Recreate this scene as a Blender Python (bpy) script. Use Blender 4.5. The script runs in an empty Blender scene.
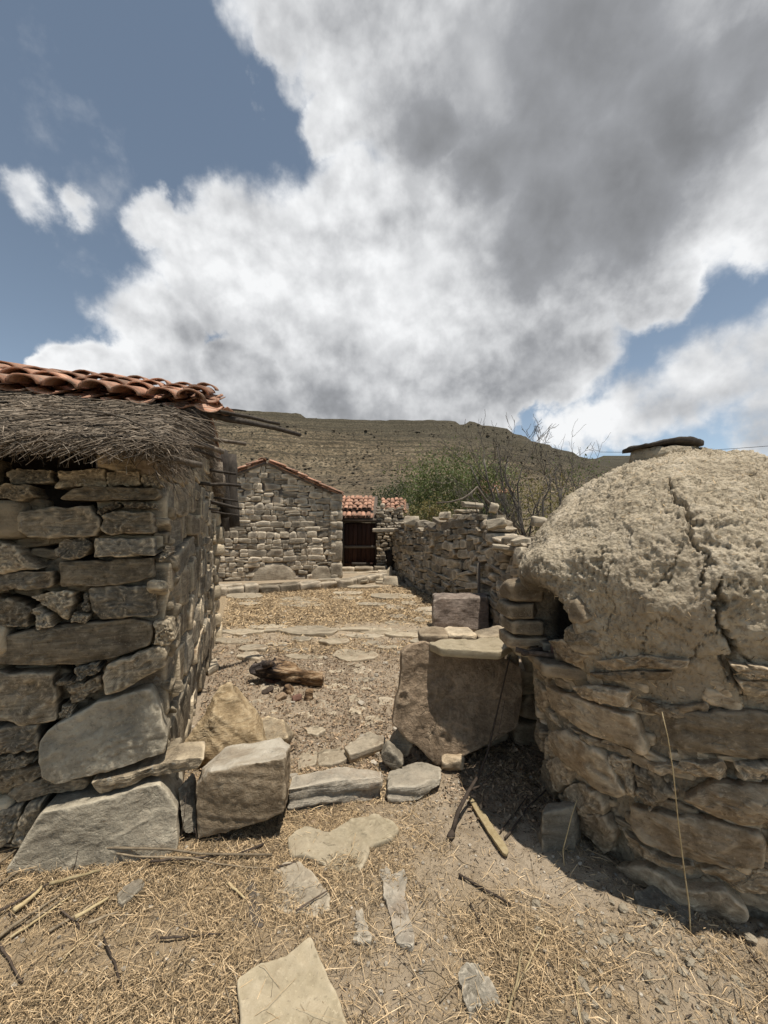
import bpy, bmesh, math, random
import numpy as np
from mathutils import Vector
rad = math.radians
SC = bpy.context.scene
COL = SC.collection
F, HZ, EYE = 410.0, 528.0, 1.6           # lens in pixels, horizon row, eye height

# ------------------------------------------------------------------ noise
def _h(ix, iy, iz, seed):
    n = (ix * 374761393 + iy * 668265263 + iz * 1440662683 + seed * 974634777) & 0xFFFFFFFF
    n = ((n ^ (n >> 13)) * 1274126177) & 0xFFFFFFFF
    n = ((n ^ (n >> 15)) * 2246822519) & 0xFFFFFFFF
    return ((n ^ (n >> 16)) & 0xFFFFFF) / float(0x7FFFFF) - 1.0
def noise(P, seed=0):
    P = np.asarray(P, float)
    I = np.floor(P).astype(np.int64); f = P - I
    w = f * f * f * (f * (f * 6 - 15) + 10)
    x, y, z = I[:, 0], I[:, 1], I[:, 2]
    r = 0
    for dx in (0, 1):
        wx = w[:, 0] if dx else 1 - w[:, 0]
        for dy in (0, 1):
            wy = w[:, 1] if dy else 1 - w[:, 1]
            for dz in (0, 1):
                wz = w[:, 2] if dz else 1 - w[:, 2]
                r = r + wx * wy * wz * _h(x + dx, y + dy, z + dz, seed)
    return r
def fbm(P, octv=3, seed=0, gain=.5):
    P = np.asarray(P, float); r = 0; a = 1
    for o in range(octv):
        r = r + a * noise(P * (2.03 ** o) + o * 7.7, seed + o); a *= gain
    return r
def cells(P, seed=0):     # a random height for the nearest of many scattered points, and how close the next one is: crumbly clods
    P = np.asarray(P, float); I = np.floor(P).astype(np.int64); b1 = np.full(len(P), 9.); b2 = b1.copy(); hh = np.zeros(len(P))
    for dx in (-1, 0, 1):
        for dy in (-1, 0, 1):
            for dz in (-1, 0, 1):
                x, y, z = I[:, 0] + dx, I[:, 1] + dy, I[:, 2] + dz
                q = np.stack([x + .5 + .45 * _h(x, y, z, seed), y + .5 + .45 * _h(x, y, z, seed + 1), z + .5 + .45 * _h(x, y, z, seed + 2)], 1)
                d = ((q - P) ** 2).sum(1); n = d < b1
                b2 = np.where(n, b1, np.minimum(b2, d)); hh = np.where(n, _h(x, y, z, seed + 3), hh); b1 = np.where(n, d, b1)
    return hh, np.sqrt(b2) - np.sqrt(b1)
def sstep(a, b, x):
    t = np.clip((x - a) / (b - a), 0, 1); return t * t * (3 - 2 * t)
def terrace(h, step):
    q = h / step; k = np.floor(q); return (k + sstep(.55, 1, q - k)) * step

# ------------------------------------------------------------------ mesh building
class MB:
    def __init__(s): s.V, s.Q, s.T, s.R, s.n = [], [], [], [], 0
    def add(s, V, Q=None, T=None, rnd=None):
        V = np.asarray(V, float).reshape(-1, 3)
        s.V.append(V)
        if Q is not None and len(Q): s.Q.append(np.asarray(Q, np.int64) + s.n)
        if T is not None and len(T): s.T.append(np.asarray(T, np.int64) + s.n)
        r = random.random() if rnd is None else rnd
        s.R.append(np.broadcast_to(np.asarray(r, float), (len(V),)).copy())
        s.n += len(V)
    def build(s, name, mat, parent=None, origin=None, smooth=True, attrs=None):
        V = np.concatenate(s.V)
        o_ = np.array(parent.location if parent is not None and origin is None else (origin if origin is not None else (0, 0, 0)), float)
        V = V - o_
        q = np.concatenate(s.Q) if s.Q else np.zeros((0, 4), np.int64)
        t = np.concatenate(s.T) if s.T else np.zeros((0, 3), np.int64)
        me = bpy.data.meshes.new(name)
        me.vertices.add(len(V)); me.vertices.foreach_set('co', V.astype(np.float32).ravel())
        lp = np.concatenate([q.ravel(), t.ravel()]).astype(np.int32)
        me.loops.add(len(lp)); me.loops.foreach_set('vertex_index', lp)
        npoly = len(q) + len(t)
        st = np.concatenate([np.arange(len(q)) * 4, len(q) * 4 + np.arange(len(t)) * 3]).astype(np.int32)
        me.polygons.add(npoly); me.polygons.foreach_set('loop_start', st)
        me.polygons.foreach_set('use_smooth', np.full(npoly, smooth))
        me.update(calc_edges=True); me.validate()
        a = me.attributes.new('rnd', 'FLOAT', 'POINT'); a.data.foreach_set('value', np.concatenate(s.R).astype(np.float32))
        for k, v in (attrs or {}).items():
            a = me.attributes.new(k, 'FLOAT', 'POINT'); a.data.foreach_set('value', np.asarray(v, np.float32))
        if isinstance(mat, (list, tuple)):
            for m in mat: me.materials.append(m)
        else: me.materials.append(mat)
        ob = bpy.data.objects.new(name, me); COL.objects.link(ob)
        if parent is not None: ob.parent = parent
        else: ob.location = o_
        return ob
def tag(o, label=None, cat=None, group=None, kind=None):
    if label: o['label'] = label
    if cat: o['category'] = cat
    if group: o['group'] = group
    if kind: o['kind'] = kind
    return o
def thing(name, loc, label, cat, group=None):
    o = bpy.data.objects.new(name, None); COL.objects.link(o); o.location = loc; o.empty_display_size = .1
    return tag(o, label, cat, group)

_cube = {}
def cube_grid(n):
    if n not in _cube:
        g = np.linspace(-1, 1, n + 1); pts = []; qs = []; k = 0
        for ax in range(3):
            for sg in (-1, 1):
                a, b = np.meshgrid(g, g, indexing='ij'); P = np.zeros((n + 1, n + 1, 3))
                P[..., ax] = sg; P[..., (ax + 1) % 3] = a; P[..., (ax + 2) % 3] = b
                idx = np.arange((n + 1) ** 2).reshape(n + 1, n + 1) + k
                q = np.stack([idx[:-1, :-1], idx[1:, :-1], idx[1:, 1:], idx[:-1, 1:]], -1).reshape(-1, 4)
                if sg < 0: q = q[:, ::-1]
                pts.append(P.reshape(-1, 3)); qs.append(q); k += (n + 1) ** 2
        P = np.concatenate(pts); Q = np.concatenate(qs)
        u, inv = np.unique(np.round(P, 5), axis=0, return_inverse=True)
        _cube[n] = (u, inv.ravel()[Q])
    return _cube[n]
def rock(mb, c, r, u, n, size, seed, res=6, k=7, cuts=5, amp=.05, tilt=0., rnd=None, cutd=(.72, 1.05)):
    """an angular stone: rounded box, chiselled by random planes, roughened; size = full (w, h, d) along r, u, n"""
    R_ = np.random.RandomState(seed & 0x7fffffff)
    p, Q = cube_grid(res)
    q = p / (np.abs(p) ** k).sum(1, keepdims=True) ** (1. / k)
    for _ in range(cuts):
        m = R_.normal(size=3); m /= np.linalg.norm(m)
        sup = np.abs(m).sum(); d = sup * R_.uniform(*cutd) * .86
        q = q - np.maximum(q @ m - d, 0)[:, None] * m
    sz = np.array(size) / 2; s = q * sz
    mn = min(size)
    dirn = q / (np.linalg.norm(q, axis=1, keepdims=True) + 1e-6)
    off = R_.uniform(0, 90, 3)
    h = noise(s * (1.4 / mn) + off, 3) * amp * mn + noise(s * (4.5 / mn) + off, 5) * amp * .4 * mn
    s = s + dirn * h[:, None]
    if tilt:
        ct, st = math.cos(tilt), math.sin(tilt)
        s = np.stack([s[:, 0] * ct - s[:, 1] * st, s[:, 0] * st + s[:, 1] * ct, s[:, 2]], 1)
    r, u, n, c = (np.asarray(v, float) for v in (r, u, n, c))
    W = c + s[:, :1] * r + s[:, 1:2] * u + s[:, 2:] * n
    if np.dot(np.cross(r, u), n) < 0: Q = Q[:, ::-1]
    mb.add(W, Q, rnd=R_.rand() if rnd is None else rnd)
def slab(mb, poly, depth, fmap, seed=0, bevel=.012, relief=.006, M=44, rings=6, jit=.006, bulge=0., rnd=None, step=.004, facet=.55):
    """a stone with a traced outline: flat split face with flaked layers, worn edges, sides going back"""
    R_ = np.random.RandomState(seed + 11); off = R_.uniform(0, 60, 3)
    P = np.asarray(poly, float)
    A = .5 * np.sum(P[:, 0] * np.roll(P[:, 1], -1) - np.roll(P[:, 0], -1) * P[:, 1])
    if A < 0: P = P[::-1]
    L = np.linalg.norm(np.roll(P, -1, 0) - P, axis=1); cum = np.concatenate([[0], np.cumsum(L)])
    tt = np.arange(M) / M * cum[-1]; PP = np.vstack([P, P[:1]])
    O = np.stack([np.interp(tt, cum, PP[:, i]) for i in (0, 1)], 1)
    O = .25 * np.roll(O, 1, 0) + .5 * O + .25 * np.roll(O, -1, 0)
    c = O.mean(0); d = O - c; l = np.linalg.norm(d, axis=1, keepdims=True); d = d / l
    sc = float(np.median(l))
    e = fbm(np.c_[O * (3.5 / max(sc, .02)), np.zeros(M)] * .6 + off, 3, seed)[:, None] * jit
    O = O + d * e
    bv = min(bevel, .35 * float(l.min()))
    I = O - d * bv
    rows = []; 
    fr = np.linspace(1. / rings, 1, rings) ** .8
    for f in fr: rows.append(np.c_[c + (I - c) * f, np.zeros(M) + bulge * (1 - f * f)])
    for j in (1, 2, 3):
        t = j / 3 * math.pi / 2
        rows.append(np.c_[I + d * bv * math.sin(t), np.full(M, -bv * (1 - math.cos(t)))])
    nd = max(2, int(depth / .05))
    for j in range(1, nd + 1):
        w = e * .6 * (fbm(np.c_[O * 9, np.full(M, j * 1.7)] + off, 2, seed)[:, None])
        rows.append(np.c_[O + d * w - d * .06 * depth * j / nd, np.full(M, -bv - (depth - bv) * j / nd)])
    V = np.vstack([[[c[0], c[1], bulge]]] + rows)
    nr = len(rows)
    q3 = V * np.array([1, 1, 1])
    h = fbm(q3 * (1.6 / max(sc, .03)) * .6 + off, 4, seed + 3)
    h = terrace(h * relief * 1.6, max(step, 1e-4)) * .7 + h * relief * .5
    fh, fg = cells(q3 * (1.5 / max(sc, .04)) + off + fbm(q3 * (3 / max(sc, .04)) + off, 2, seed + 21)[:, None] * .35, seed + 30)
    h = h + fh * relief * facet * sstep(0, .12, fg)
    fine = fbm(q3 * 42 + off, 2, seed + 9) * min(.0035, relief * .5)
    V[:, 2] += np.where(V[:, 2] > -bv * 1.01 - 1e-6, h + fine, h * .3)
    idx = 1 + np.arange(nr * M).reshape(nr, M)
    nx = np.roll(idx, -1, 1)
    Q = np.stack([idx[:-1], idx[1:], nx[1:], nx[:-1]], -1).reshape(-1, 4)
    T = np.stack([np.zeros(M, int), idx[0], nx[0]], -1)
    # back cap
    bc = len(V); V = np.vstack([V, [[c[0], c[1], V[-1, 2]]]])
    T = np.vstack([T, np.stack([np.full(M, bc), nx[-1], idx[-1]], -1)])
    W = fmap(V[:, 0], V[:, 1], V[:, 2])
    # orientation
    a, b, cc = W[T[0]]; 
    t1 = np.cross(b - a, cc - a); o1 = fmap(V[:1, 0], V[:1, 1], V[:1, 2] + .01)[0] - W[0]
    if np.dot(t1, o1) < 0: Q = Q[:, ::-1]; T = T[:, ::-1]
    mb.add(W, Q, T, rnd=R_.rand() if rnd is None else rnd)
def tube(mb, pts, r0, r1, sides=6, rnd=None, wob=0., seed=0, flat=1.):
    P = np.asarray(pts, float); n = len(P)
    T = np.gradient(P, axis=0); T /= np.linalg.norm(T, axis=1, keepdims=True) + 1e-9
    ref = np.array([0, 0, 1.]) if abs(T[:, 2]).mean() < .8 else np.array([1., 0, 0])
    A = np.cross(T, ref); A /= np.linalg.norm(A, axis=1, keepdims=True) + 1e-9
    B = np.cross(A, T)
    ang = np.arange(sides) / sides * 2 * math.pi
    rr = np.linspace(r0, r1, n)
    V = P[:, None] + rr[:, None, None] * (np.cos(ang)[None, :, None] * A[:, None] + flat * np.sin(ang)[None, :, None] * B[:, None])
    V = V.reshape(-1, 3)
    if wob: V = V + (np.random.RandomState(seed).rand(*V.shape) - .5) * wob
    idx = np.arange(n * sides).reshape(n, sides); nx = np.roll(idx, -1, 1)
    Q = np.stack([idx[:-1], nx[:-1], nx[1:], idx[1:]], -1).reshape(-1, 4)
    c0 = len(V); V = np.vstack([V, P[:1], P[-1:]])
    Tt = np.vstack([np.stack([np.full(sides, c0), nx[0], idx[0]], -1), np.stack([np.full(sides, c0 + 1), idx[-1], nx[-1]], -1)])
    mb.add(V, Q, Tt, rnd=rnd)
def bent(p, q, n=7, sag=0., wob=.0, seed=0):
    R_ = np.random.RandomState(seed); t = np.linspace(0, 1, n)[:, None]
    P = (1 - t) * np.asarray(p, float) + t * np.asarray(q, float)
    L = np.linalg.norm(np.asarray(q, float) - np.asarray(p, float))
    P[:, 2] += (np.sin(t[:, 0] * math.pi)) * sag
    k = np.cumsum(R_.normal(size=(n, 3)), 0) * wob * L / math.sqrt(n)
    return P + k - t * k[-1] - (1 - t) * k[0]
def hull_rock(mb, pts, voxel, seed=0, amp=.012, freq=4., smooth=4, rnd=None, ledge=.0, bed=(0, 0, 1)):
    """an angular boulder: hull of its corner points, remeshed finely, edges worn, surface roughened and layered along its bedding"""
    bm = bmesh.new()
    for p in pts: bm.verts.new(p)
    bmesh.ops.convex_hull(bm, input=bm.verts)
    for v in [v for v in bm.verts if not v.link_faces]: bm.verts.remove(v)
    bmesh.ops.recalc_face_normals(bm, faces=bm.faces)
    me = bpy.data.meshes.new('work'); bm.to_mesh(me); bm.free()
    ob = bpy.data.objects.new('work', me); COL.objects.link(ob)
    m = ob.modifiers.new('r', 'REMESH'); m.mode = 'VOXEL'; m.voxel_size = voxel
    dg = bpy.context.evaluated_depsgraph_get(); ev = ob.evaluated_get(dg); em = ev.to_mesh()
    n = len(em.vertices); V = np.empty(n * 3, np.float32); em.vertices.foreach_get('co', V); V = V.reshape(-1, 3).astype(float)
    E = np.empty(len(em.edges) * 2, np.int32); em.edges.foreach_get('vertices', E); E = E.reshape(-1, 2)
    Q = []; T = []
    for p in em.polygons:
        (Q if len(p.vertices) == 4 else T).append(tuple(p.vertices))
    ev.to_mesh_clear(); bpy.data.objects.remove(ob); bpy.data.meshes.remove(me)
    Q = np.array(Q); deg = np.bincount(E.ravel(), minlength=n)[:, None]
    for _ in range(smooth):
        S = np.zeros_like(V)
        np.add.at(S, E[:, 0], V[E[:, 1]]); np.add.at(S, E[:, 1], V[E[:, 0]])
        V = V * .4 + .6 * S / deg
    fn = np.cross(V[Q[:, 2]] - V[Q[:, 0]], V[Q[:, 3]] - V[Q[:, 1]]); N = np.zeros_like(V)
    for i in range(4): np.add.at(N, Q[:, i], fn)
    N /= np.linalg.norm(N, axis=1, keepdims=True) + 1e-9
    off = np.random.RandomState(seed).uniform(0, 50, 3)
    h = fbm(V * freq + off, 5, seed, .55) * amp
    if ledge:
        b = np.asarray(bed, float); b /= np.linalg.norm(b)
        s = V @ b + fbm(V * 3 + off, 2, seed + 5) * .015
        lay = noise(np.c_[s * 38, V[:, 0] * 2.2, V[:, 1] * 2.2] + off, seed + 6)
        h = h + terrace(lay * ledge, ledge * .5) * (1 - np.abs(N @ b)) 
    V = V + N * h[:, None]
    mb.add(V, Q, np.array(T) if T else None, rnd=random.random() if rnd is None else rnd)

# ------------------------------------------------------------------ ground shape, pixel -> place
def gz(x, y):
    x = np.asarray(x, float); y = np.asarray(y, float)
    x, y = np.broadcast_arrays(x, y); sh = x.shape
    P = np.c_[x.ravel(), y.ravel(), np.zeros(x.size)]
    near = 1 - sstep(6, 14, P[:, 1])
    h = fbm(P * 1.1, 3, 21) * .018 * near + fbm(P * 6, 3, 31) * .007 * near + fbm(P * 24, 2, 41) * .0035 * near
    h = h + .10 * sstep(-1.25, -2.0, P[:, 0]) * (1 - sstep(2.0, 3.0, P[:, 1]))
    # clods and spoil round the oven, bottom right
    d = np.hypot(P[:, 0] - 1.763, P[:, 1] - 2.365)
    ring = np.exp(-((d - .95) / .18) ** 2)
    h = h + ring * (.012 + .02 * np.abs(fbm(P * 9, 3, 51)))
    fr = sstep(.75, 1.1, P[:, 0]) * (1 - sstep(1.6, 1.75, P[:, 1])) * sstep(.2, .9, P[:, 1])
    h = h + fr * (.03 * np.abs(fbm(P * 12, 3, 61)))
    return h.reshape(sh)
def gzf(x, y):      # the same, read off the finished ground grid
    x = np.asarray(x, float); y = np.asarray(y, float)
    i = np.clip(np.searchsorted(gx, x) - 1, 0, len(gx) - 2); j = np.clip(np.searchsorted(gy, y) - 1, 0, len(gy) - 2)
    u = (x - gx[i]) / (gx[i + 1] - gx[i]); v = (y - gy[j]) / (gy[j + 1] - gy[j])
    return (ZZ[i, j] * (1 - u) + ZZ[i + 1, j] * u) * (1 - v) + (ZZ[i, j + 1] * (1 - u) + ZZ[i + 1, j + 1] * u) * v
def gz1(x, y): return float(gzf(x, y))
def G(px, py, z=0.):
    Y = (EYE - z) * F / (py - HZ); return ((px - 384) / F * Y, Y)
def at(px, py, Y): return ((px - 384) / F * Y, Y, EYE + (HZ - py) / F * Y)
def ground_map(lift=0., tilt=(0, 0), c=(0, 0)):
    def f(s, t, o): return np.stack([s, t, gz1(*c) + lift + (s - c[0]) * tilt[0] + (t - c[1]) * tilt[1] + o], 1)
    return f
# ------------------------------------------------------------------ materials
class NT:
    def __init__(s, tree): s.t = tree; s.n = tree.nodes; s.l = tree.links
    def new(s, typ, **kw):
        nd = s.n.new(typ)
        for k, v in kw.items():
            if k in ('operation', 'blend_type', 'data_type', 'feature', 'noise_dimensions', 'voronoi_dimensions', 'attribute_name', 'sky_type', 'noise_type', 'interpolation_type', 'distance'): setattr(nd, k, v)
        return nd
    def link(s, a, b): s.l.new(a, b)
    def put(s, sock, v):
        if hasattr(v, 'is_output'): s.l.new(v, sock)
        else: sock.default_value = v
    def math(s, op, a, b=None, c=None, clamp=False):
        nd = s.new('ShaderNodeMath', operation=op); nd.use_clamp = clamp; s.put(nd.inputs[0], a)
        if b is not None: s.put(nd.inputs[1], b)
        if c is not None: s.put(nd.inputs[2], c)
        return nd.outputs[0]
    def vmath(s, op, a, b=None):
        nd = s.new('ShaderNodeVectorMath', operation=op); s.put(nd.inputs[0], a)
        if b is not None: s.put(nd.inputs[1], b)
        return nd.outputs['Value'] if op in ('DOT_PRODUCT', 'LENGTH', 'DISTANCE') else nd.outputs[0]
    def scale(s, a, k):
        nd = s.new('ShaderNodeVectorMath', operation='SCALE'); s.put(nd.inputs[0], a); s.put(nd.inputs['Scale'], k); return nd.outputs[0]
    def noise(s, vec, sc, det=4, rough=.55, dist=0., dim='3D'):
        nd = s.new('ShaderNodeTexNoise', noise_dimensions=dim); s.put(nd.inputs['Vector'], vec)
        nd.inputs['Scale'].default_value = sc; nd.inputs['Detail'].default_value = det; nd.inputs['Roughness'].default_value = rough; nd.inputs['Distortion'].default_value = dist
        return nd.outputs[0]
    def voro(s, vec, sc, feature='F1', rand=1.):
        nd = s.new('ShaderNodeTexVoronoi', feature=feature); s.put(nd.inputs['Vector'], vec)
        nd.inputs['Scale'].default_value = sc; nd.inputs['Randomness'].default_value = rand
        return nd
    def rng(s, v, a, b, c=0., d=1., smooth=True):
        nd = s.new('ShaderNodeMapRange'); nd.interpolation_type = 'SMOOTHSTEP' if smooth else 'LINEAR'; nd.clamp = True
        s.put(nd.inputs[0], v)
        for i, x in enumerate((a, b, c, d)): s.put(nd.inputs[1 + i], x)
        return nd.outputs[0]
    def mix(s, f, a, b, bt='MIX'):
        nd = s.new('ShaderNodeMix', data_type='RGBA', blend_type=bt); nd.clamp_factor = True
        s.put(nd.inputs[0], f)
        for i, x in ((6, a), (7, b)): s.put(nd.inputs[i], tuple(x) + (1,) if isinstance(x, (tuple, list)) and len(x) == 3 else x)
        return nd.outputs[2]
    def ramp(s, f, stops):
        nd = s.new('ShaderNodeValToRGB'); s.put(nd.inputs[0], f); e = nd.color_ramp.elements
        while len(e) < len(stops): e.new(.5)
        for el, (p, c) in zip(e, stops): el.position = p; el.color = tuple(c) + (1,)
        return nd.outputs[0]
    def attr(s, name): return s.new('ShaderNodeAttribute', attribute_name=name).outputs['Fac']
    def mapping(s, vec, scale):
        nd = s.new('ShaderNodeMapping'); s.put(nd.inputs['Vector'], vec); nd.inputs['Scale'].default_value = scale; return nd.outputs[0]
    def bump(s, h, strength, dist, normal=None):
        nd = s.new('ShaderNodeBump'); s.put(nd.inputs['Height'], h); nd.inputs['Strength'].default_value = strength; nd.inputs['Distance'].default_value = dist
        if normal is not None: s.put(nd.inputs['Normal'], normal)
        return nd.outputs[0]
def new_mat(name):
    m = bpy.data.materials.new(name); m.use_nodes = True
    t = NT(m.node_tree); t.n.clear()
    t.out = t.new('ShaderNodeOutputMaterial'); t.b = t.new('ShaderNodeBsdfPrincipled')
    t.link(t.b.outputs[0], t.out.inputs[0]); t.b.inputs['Roughness'].default_value = .92
    t.b.inputs['Specular IOR Level'].default_value = .25
    t.co = t.new('ShaderNodeTexCoord').outputs['Object']; t.r = t.attr('rnd')
    return m, t
def fract(t, v, k): return t.math('FRACT', t.math('MULTIPLY', v, k))

def stone_mat(name, dark, mid, light, rust=(.22, .12, .06), rustamt=.35, strata=(3, 3, 26), sc=1., bump=.7, bd=.008, spread=.35, grey=(.2, .195, .18), lit_top=None, lichen=0., soil=0.):
    wm = lambda q: (q[0] * 1.04, q[1] * .99, q[2] * .91)
    dark, mid, light, grey = wm(dark), wm(mid), wm(light), wm(grey)
    m, t = new_mat(name)
    cx = t.new('ShaderNodeCombineXYZ'); t.put(cx.inputs[0], t.math('MULTIPLY', t.r, 37.)); t.put(cx.inputs[1], t.math('MULTIPLY', t.r, 91.)); t.put(cx.inputs[2], t.math('MULTIPLY', t.r, 13.))
    co = t.vmath('ADD', t.co, cx.outputs[0])
    n1 = t.noise(co, 4.5 * sc, 7, .62, .3)
    st = t.noise(t.mapping(co, strata), 2.2 * sc, 5, .6, .9)
    fine = t.noise(co, 75 * sc, 5, .7)
    med = t.noise(co, 17 * sc, 5, .65, .2)
    f = t.math('ADD', t.math('MULTIPLY', n1, .55), t.math('MULTIPLY', st, .45))
    c = t.ramp(f, [(.34, dark), (.5, mid), (.66, light)])
    g = t.rng(fract(t, t.r, 7.13), .35, .8)
    c = t.mix(t.math('MULTIPLY', g, .75), c, t.mix(t.rng(f, .35, .65), tuple(x * .62 for x in grey), tuple(x * 1.3 for x in grey)))
    rs = t.rng(t.noise(co, 3.1 * sc, 6, .65, .6), .52, .72)
    c = t.mix(t.math('MULTIPLY', rs, t.rng(fract(t, t.r, 3.7), 0., 1., 0, rustamt * 2)), c, rust)
    # pale mineral blooms and dark specks
    c = t.mix(t.rng(t.noise(co, 9 * sc, 6, .7, .4), .6, .78, 0, .45), c, light)
    c = t.mix(t.rng(fine, .56, .70, 0, .6), c, tuple(x * .45 for x in dark))
    c = t.mix(t.rng(fine, .44, .30, 0, .55), c, tuple(min(1, x * 1.25) for x in light))
    c = t.mix(t.rng(med, .3, .42, .35, 0), c, tuple(x * .55 for x in dark))
    if lichen: c = t.mix(t.rng(t.noise(co, 22, 4, .6), .64, .7, 0, lichen), c, (.33, .33, .29))
    ge = t.new('ShaderNodeNewGeometry')
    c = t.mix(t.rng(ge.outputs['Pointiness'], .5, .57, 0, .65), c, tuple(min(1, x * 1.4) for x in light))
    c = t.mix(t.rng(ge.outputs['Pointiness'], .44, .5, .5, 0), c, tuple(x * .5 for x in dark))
    br = t.rng(t.r, 0, 1, 1 - spread, 1 + spread * .75, False)
    c = t.scale(c, t.math('MULTIPLY', br, t.rng(med, .25, .75, .82, 1.15, False)))
    if lit_top is not None:
        nz = t.new('ShaderNodeSeparateXYZ'); t.link(ge.outputs['Normal'], nz.inputs[0])
        c = t.mix(t.math('MULTIPLY', t.rng(nz.outputs[2], .35, .9), t.rng(n1, .35, .65, .25, .8)), c, lit_top)  # faces turned up made paler: sunlight put into the colour
    if soil:
        sl = t.math('MULTIPLY', t.rng(t.math('ADD', t.math('MULTIPLY', n1, .6), t.math('MULTIPLY', med, .4)), .44, .58), soil)
        c = t.mix(sl, c, t.mix(t.rng(fine, .4, .6), (.22, .165, .11), (.42, .345, .25)))
    t.put(t.b.inputs['Base Color'], c)
    wn = t.new('ShaderNodeTexNoise'); t.put(wn.inputs['Vector'], co); wn.inputs['Scale'].default_value = 5.; wn.inputs['Detail'].default_value = 4
    cr = t.voro(t.mapping(t.vmath('ADD', co, t.scale(wn.outputs[1], .3)), (1, 1, 1.8)), 4.5 * sc, 'DISTANCE_TO_EDGE')
    crk = t.math('MULTIPLY', t.rng(cr.outputs[0], 0., .03, -.55, 0), t.rng(t.noise(co, 2.3 * sc, 2), .54, .66))
    h = t.math('ADD', t.math('ADD', t.math('MULTIPLY', fine, .6), crk), t.math('ADD', t.math('MULTIPLY', st, .9), t.math('MULTIPLY', med, 1.1)))
    t.put(t.b.inputs['Normal'], t.bump(h, min(1., bump * 1.35), bd * 1.3))
    return m

M = {}
M['hut_stone'] = stone_mat('hut dry stone', (.085, .07, .05), (.235, .195, .14), (.46, .39, .285), spread=.45, grey=(.20, .185, .155), lichen=.45)
M['slab_grey'] = stone_mat('grey split slab', (.22, .195, .15), (.31, .28, .22), (.43, .39, .31), rustamt=.12, strata=(2, 2, 6), spread=.12, grey=(.31, .28, .225))
M['house_stone'] = stone_mat('far house stone', (.14, .115, .085), (.28, .24, .185), (.46, .405, .325), spread=.5, grey=(.28, .25, .21), sc=.8, rustamt=.5)
M['rubble'] = stone_mat('rubble wall stone', (.12, .10, .076), (.24, .205, .155), (.42, .365, .29), spread=.45, grey=(.25, .225, .185), sc=.8, lichen=.4)
M['boulder'] = stone_mat('brown boulder', (.19, .135, .075), (.33, .25, .15), (.50, .41, .28), rust=(.26, .15, .06), rustamt=.5, strata=(4, 4, 22), spread=.1, grey=(.27, .235, .18), bump=.6)
M['block'] = stone_mat('brown block', lit_top=(.52, .47, .38), dark=(.13, .095, .06), mid=(.21, .16, .105), light=(.34, .285, .21), rust=(.2, .115, .055), rustamt=.4, strata=(5, 5, 11), spread=.06, grey=(.22, .185, .135))
M['ochre'] = stone_mat('ochre slab', (.14, .104, .072), (.235, .178, .125), (.36, .285, .208), rust=(.17, .115, .065), rustamt=.4, strata=(9, 3, 9), spread=.05, grey=(.215, .168, .122), bump=.95, bd=.012)
M['pale'] = stone_mat('pale flagstone', (.25, .21, .145), (.335, .29, .205), (.42, .37, .275), rustamt=.25, strata=(3, 3, 8), spread=.15, grey=(.33, .31, .26), bump=.5, bd=.004, soil=0.25)
M['threshold'] = stone_mat('grey layered threshold stone', (.17, .155, .125), (.30, .275, .23), (.43, .395, .33), rustamt=.3, strata=(2, 2, 30), spread=.1, grey=(.3, .275, .235), soil=0.25)
M['flag'] = stone_mat('courtyard flagstone', (.22, .185, .135), (.325, .28, .21), (.44, .39, .305), spread=.25, grey=(.31, .275, .22), sc=.8, bump=.5, bd=.006, soil=0.3)
M['mauve'] = stone_mat('mauve block', (.15, .115, .095), (.21, .165, .14), (.33, .29, .25), rustamt=.2, spread=.08, grey=(.2, .165, .145))
M['blue_grey'] = stone_mat('blue grey stone', (.13, .115, .09), (.205, .182, .145), (.31, .28, .225), rustamt=.2, spread=.1, grey=(.215, .192, .155))
M['oven_stone'] = stone_mat('mud smeared oven stone', (.16, .12, .078), (.30, .237, .165), (.46, .385, .285), spread=.4, rustamt=.4, strata=(4, 4, 16), grey=(.27, .235, .18), rust=(.22, .14, .07))

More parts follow.
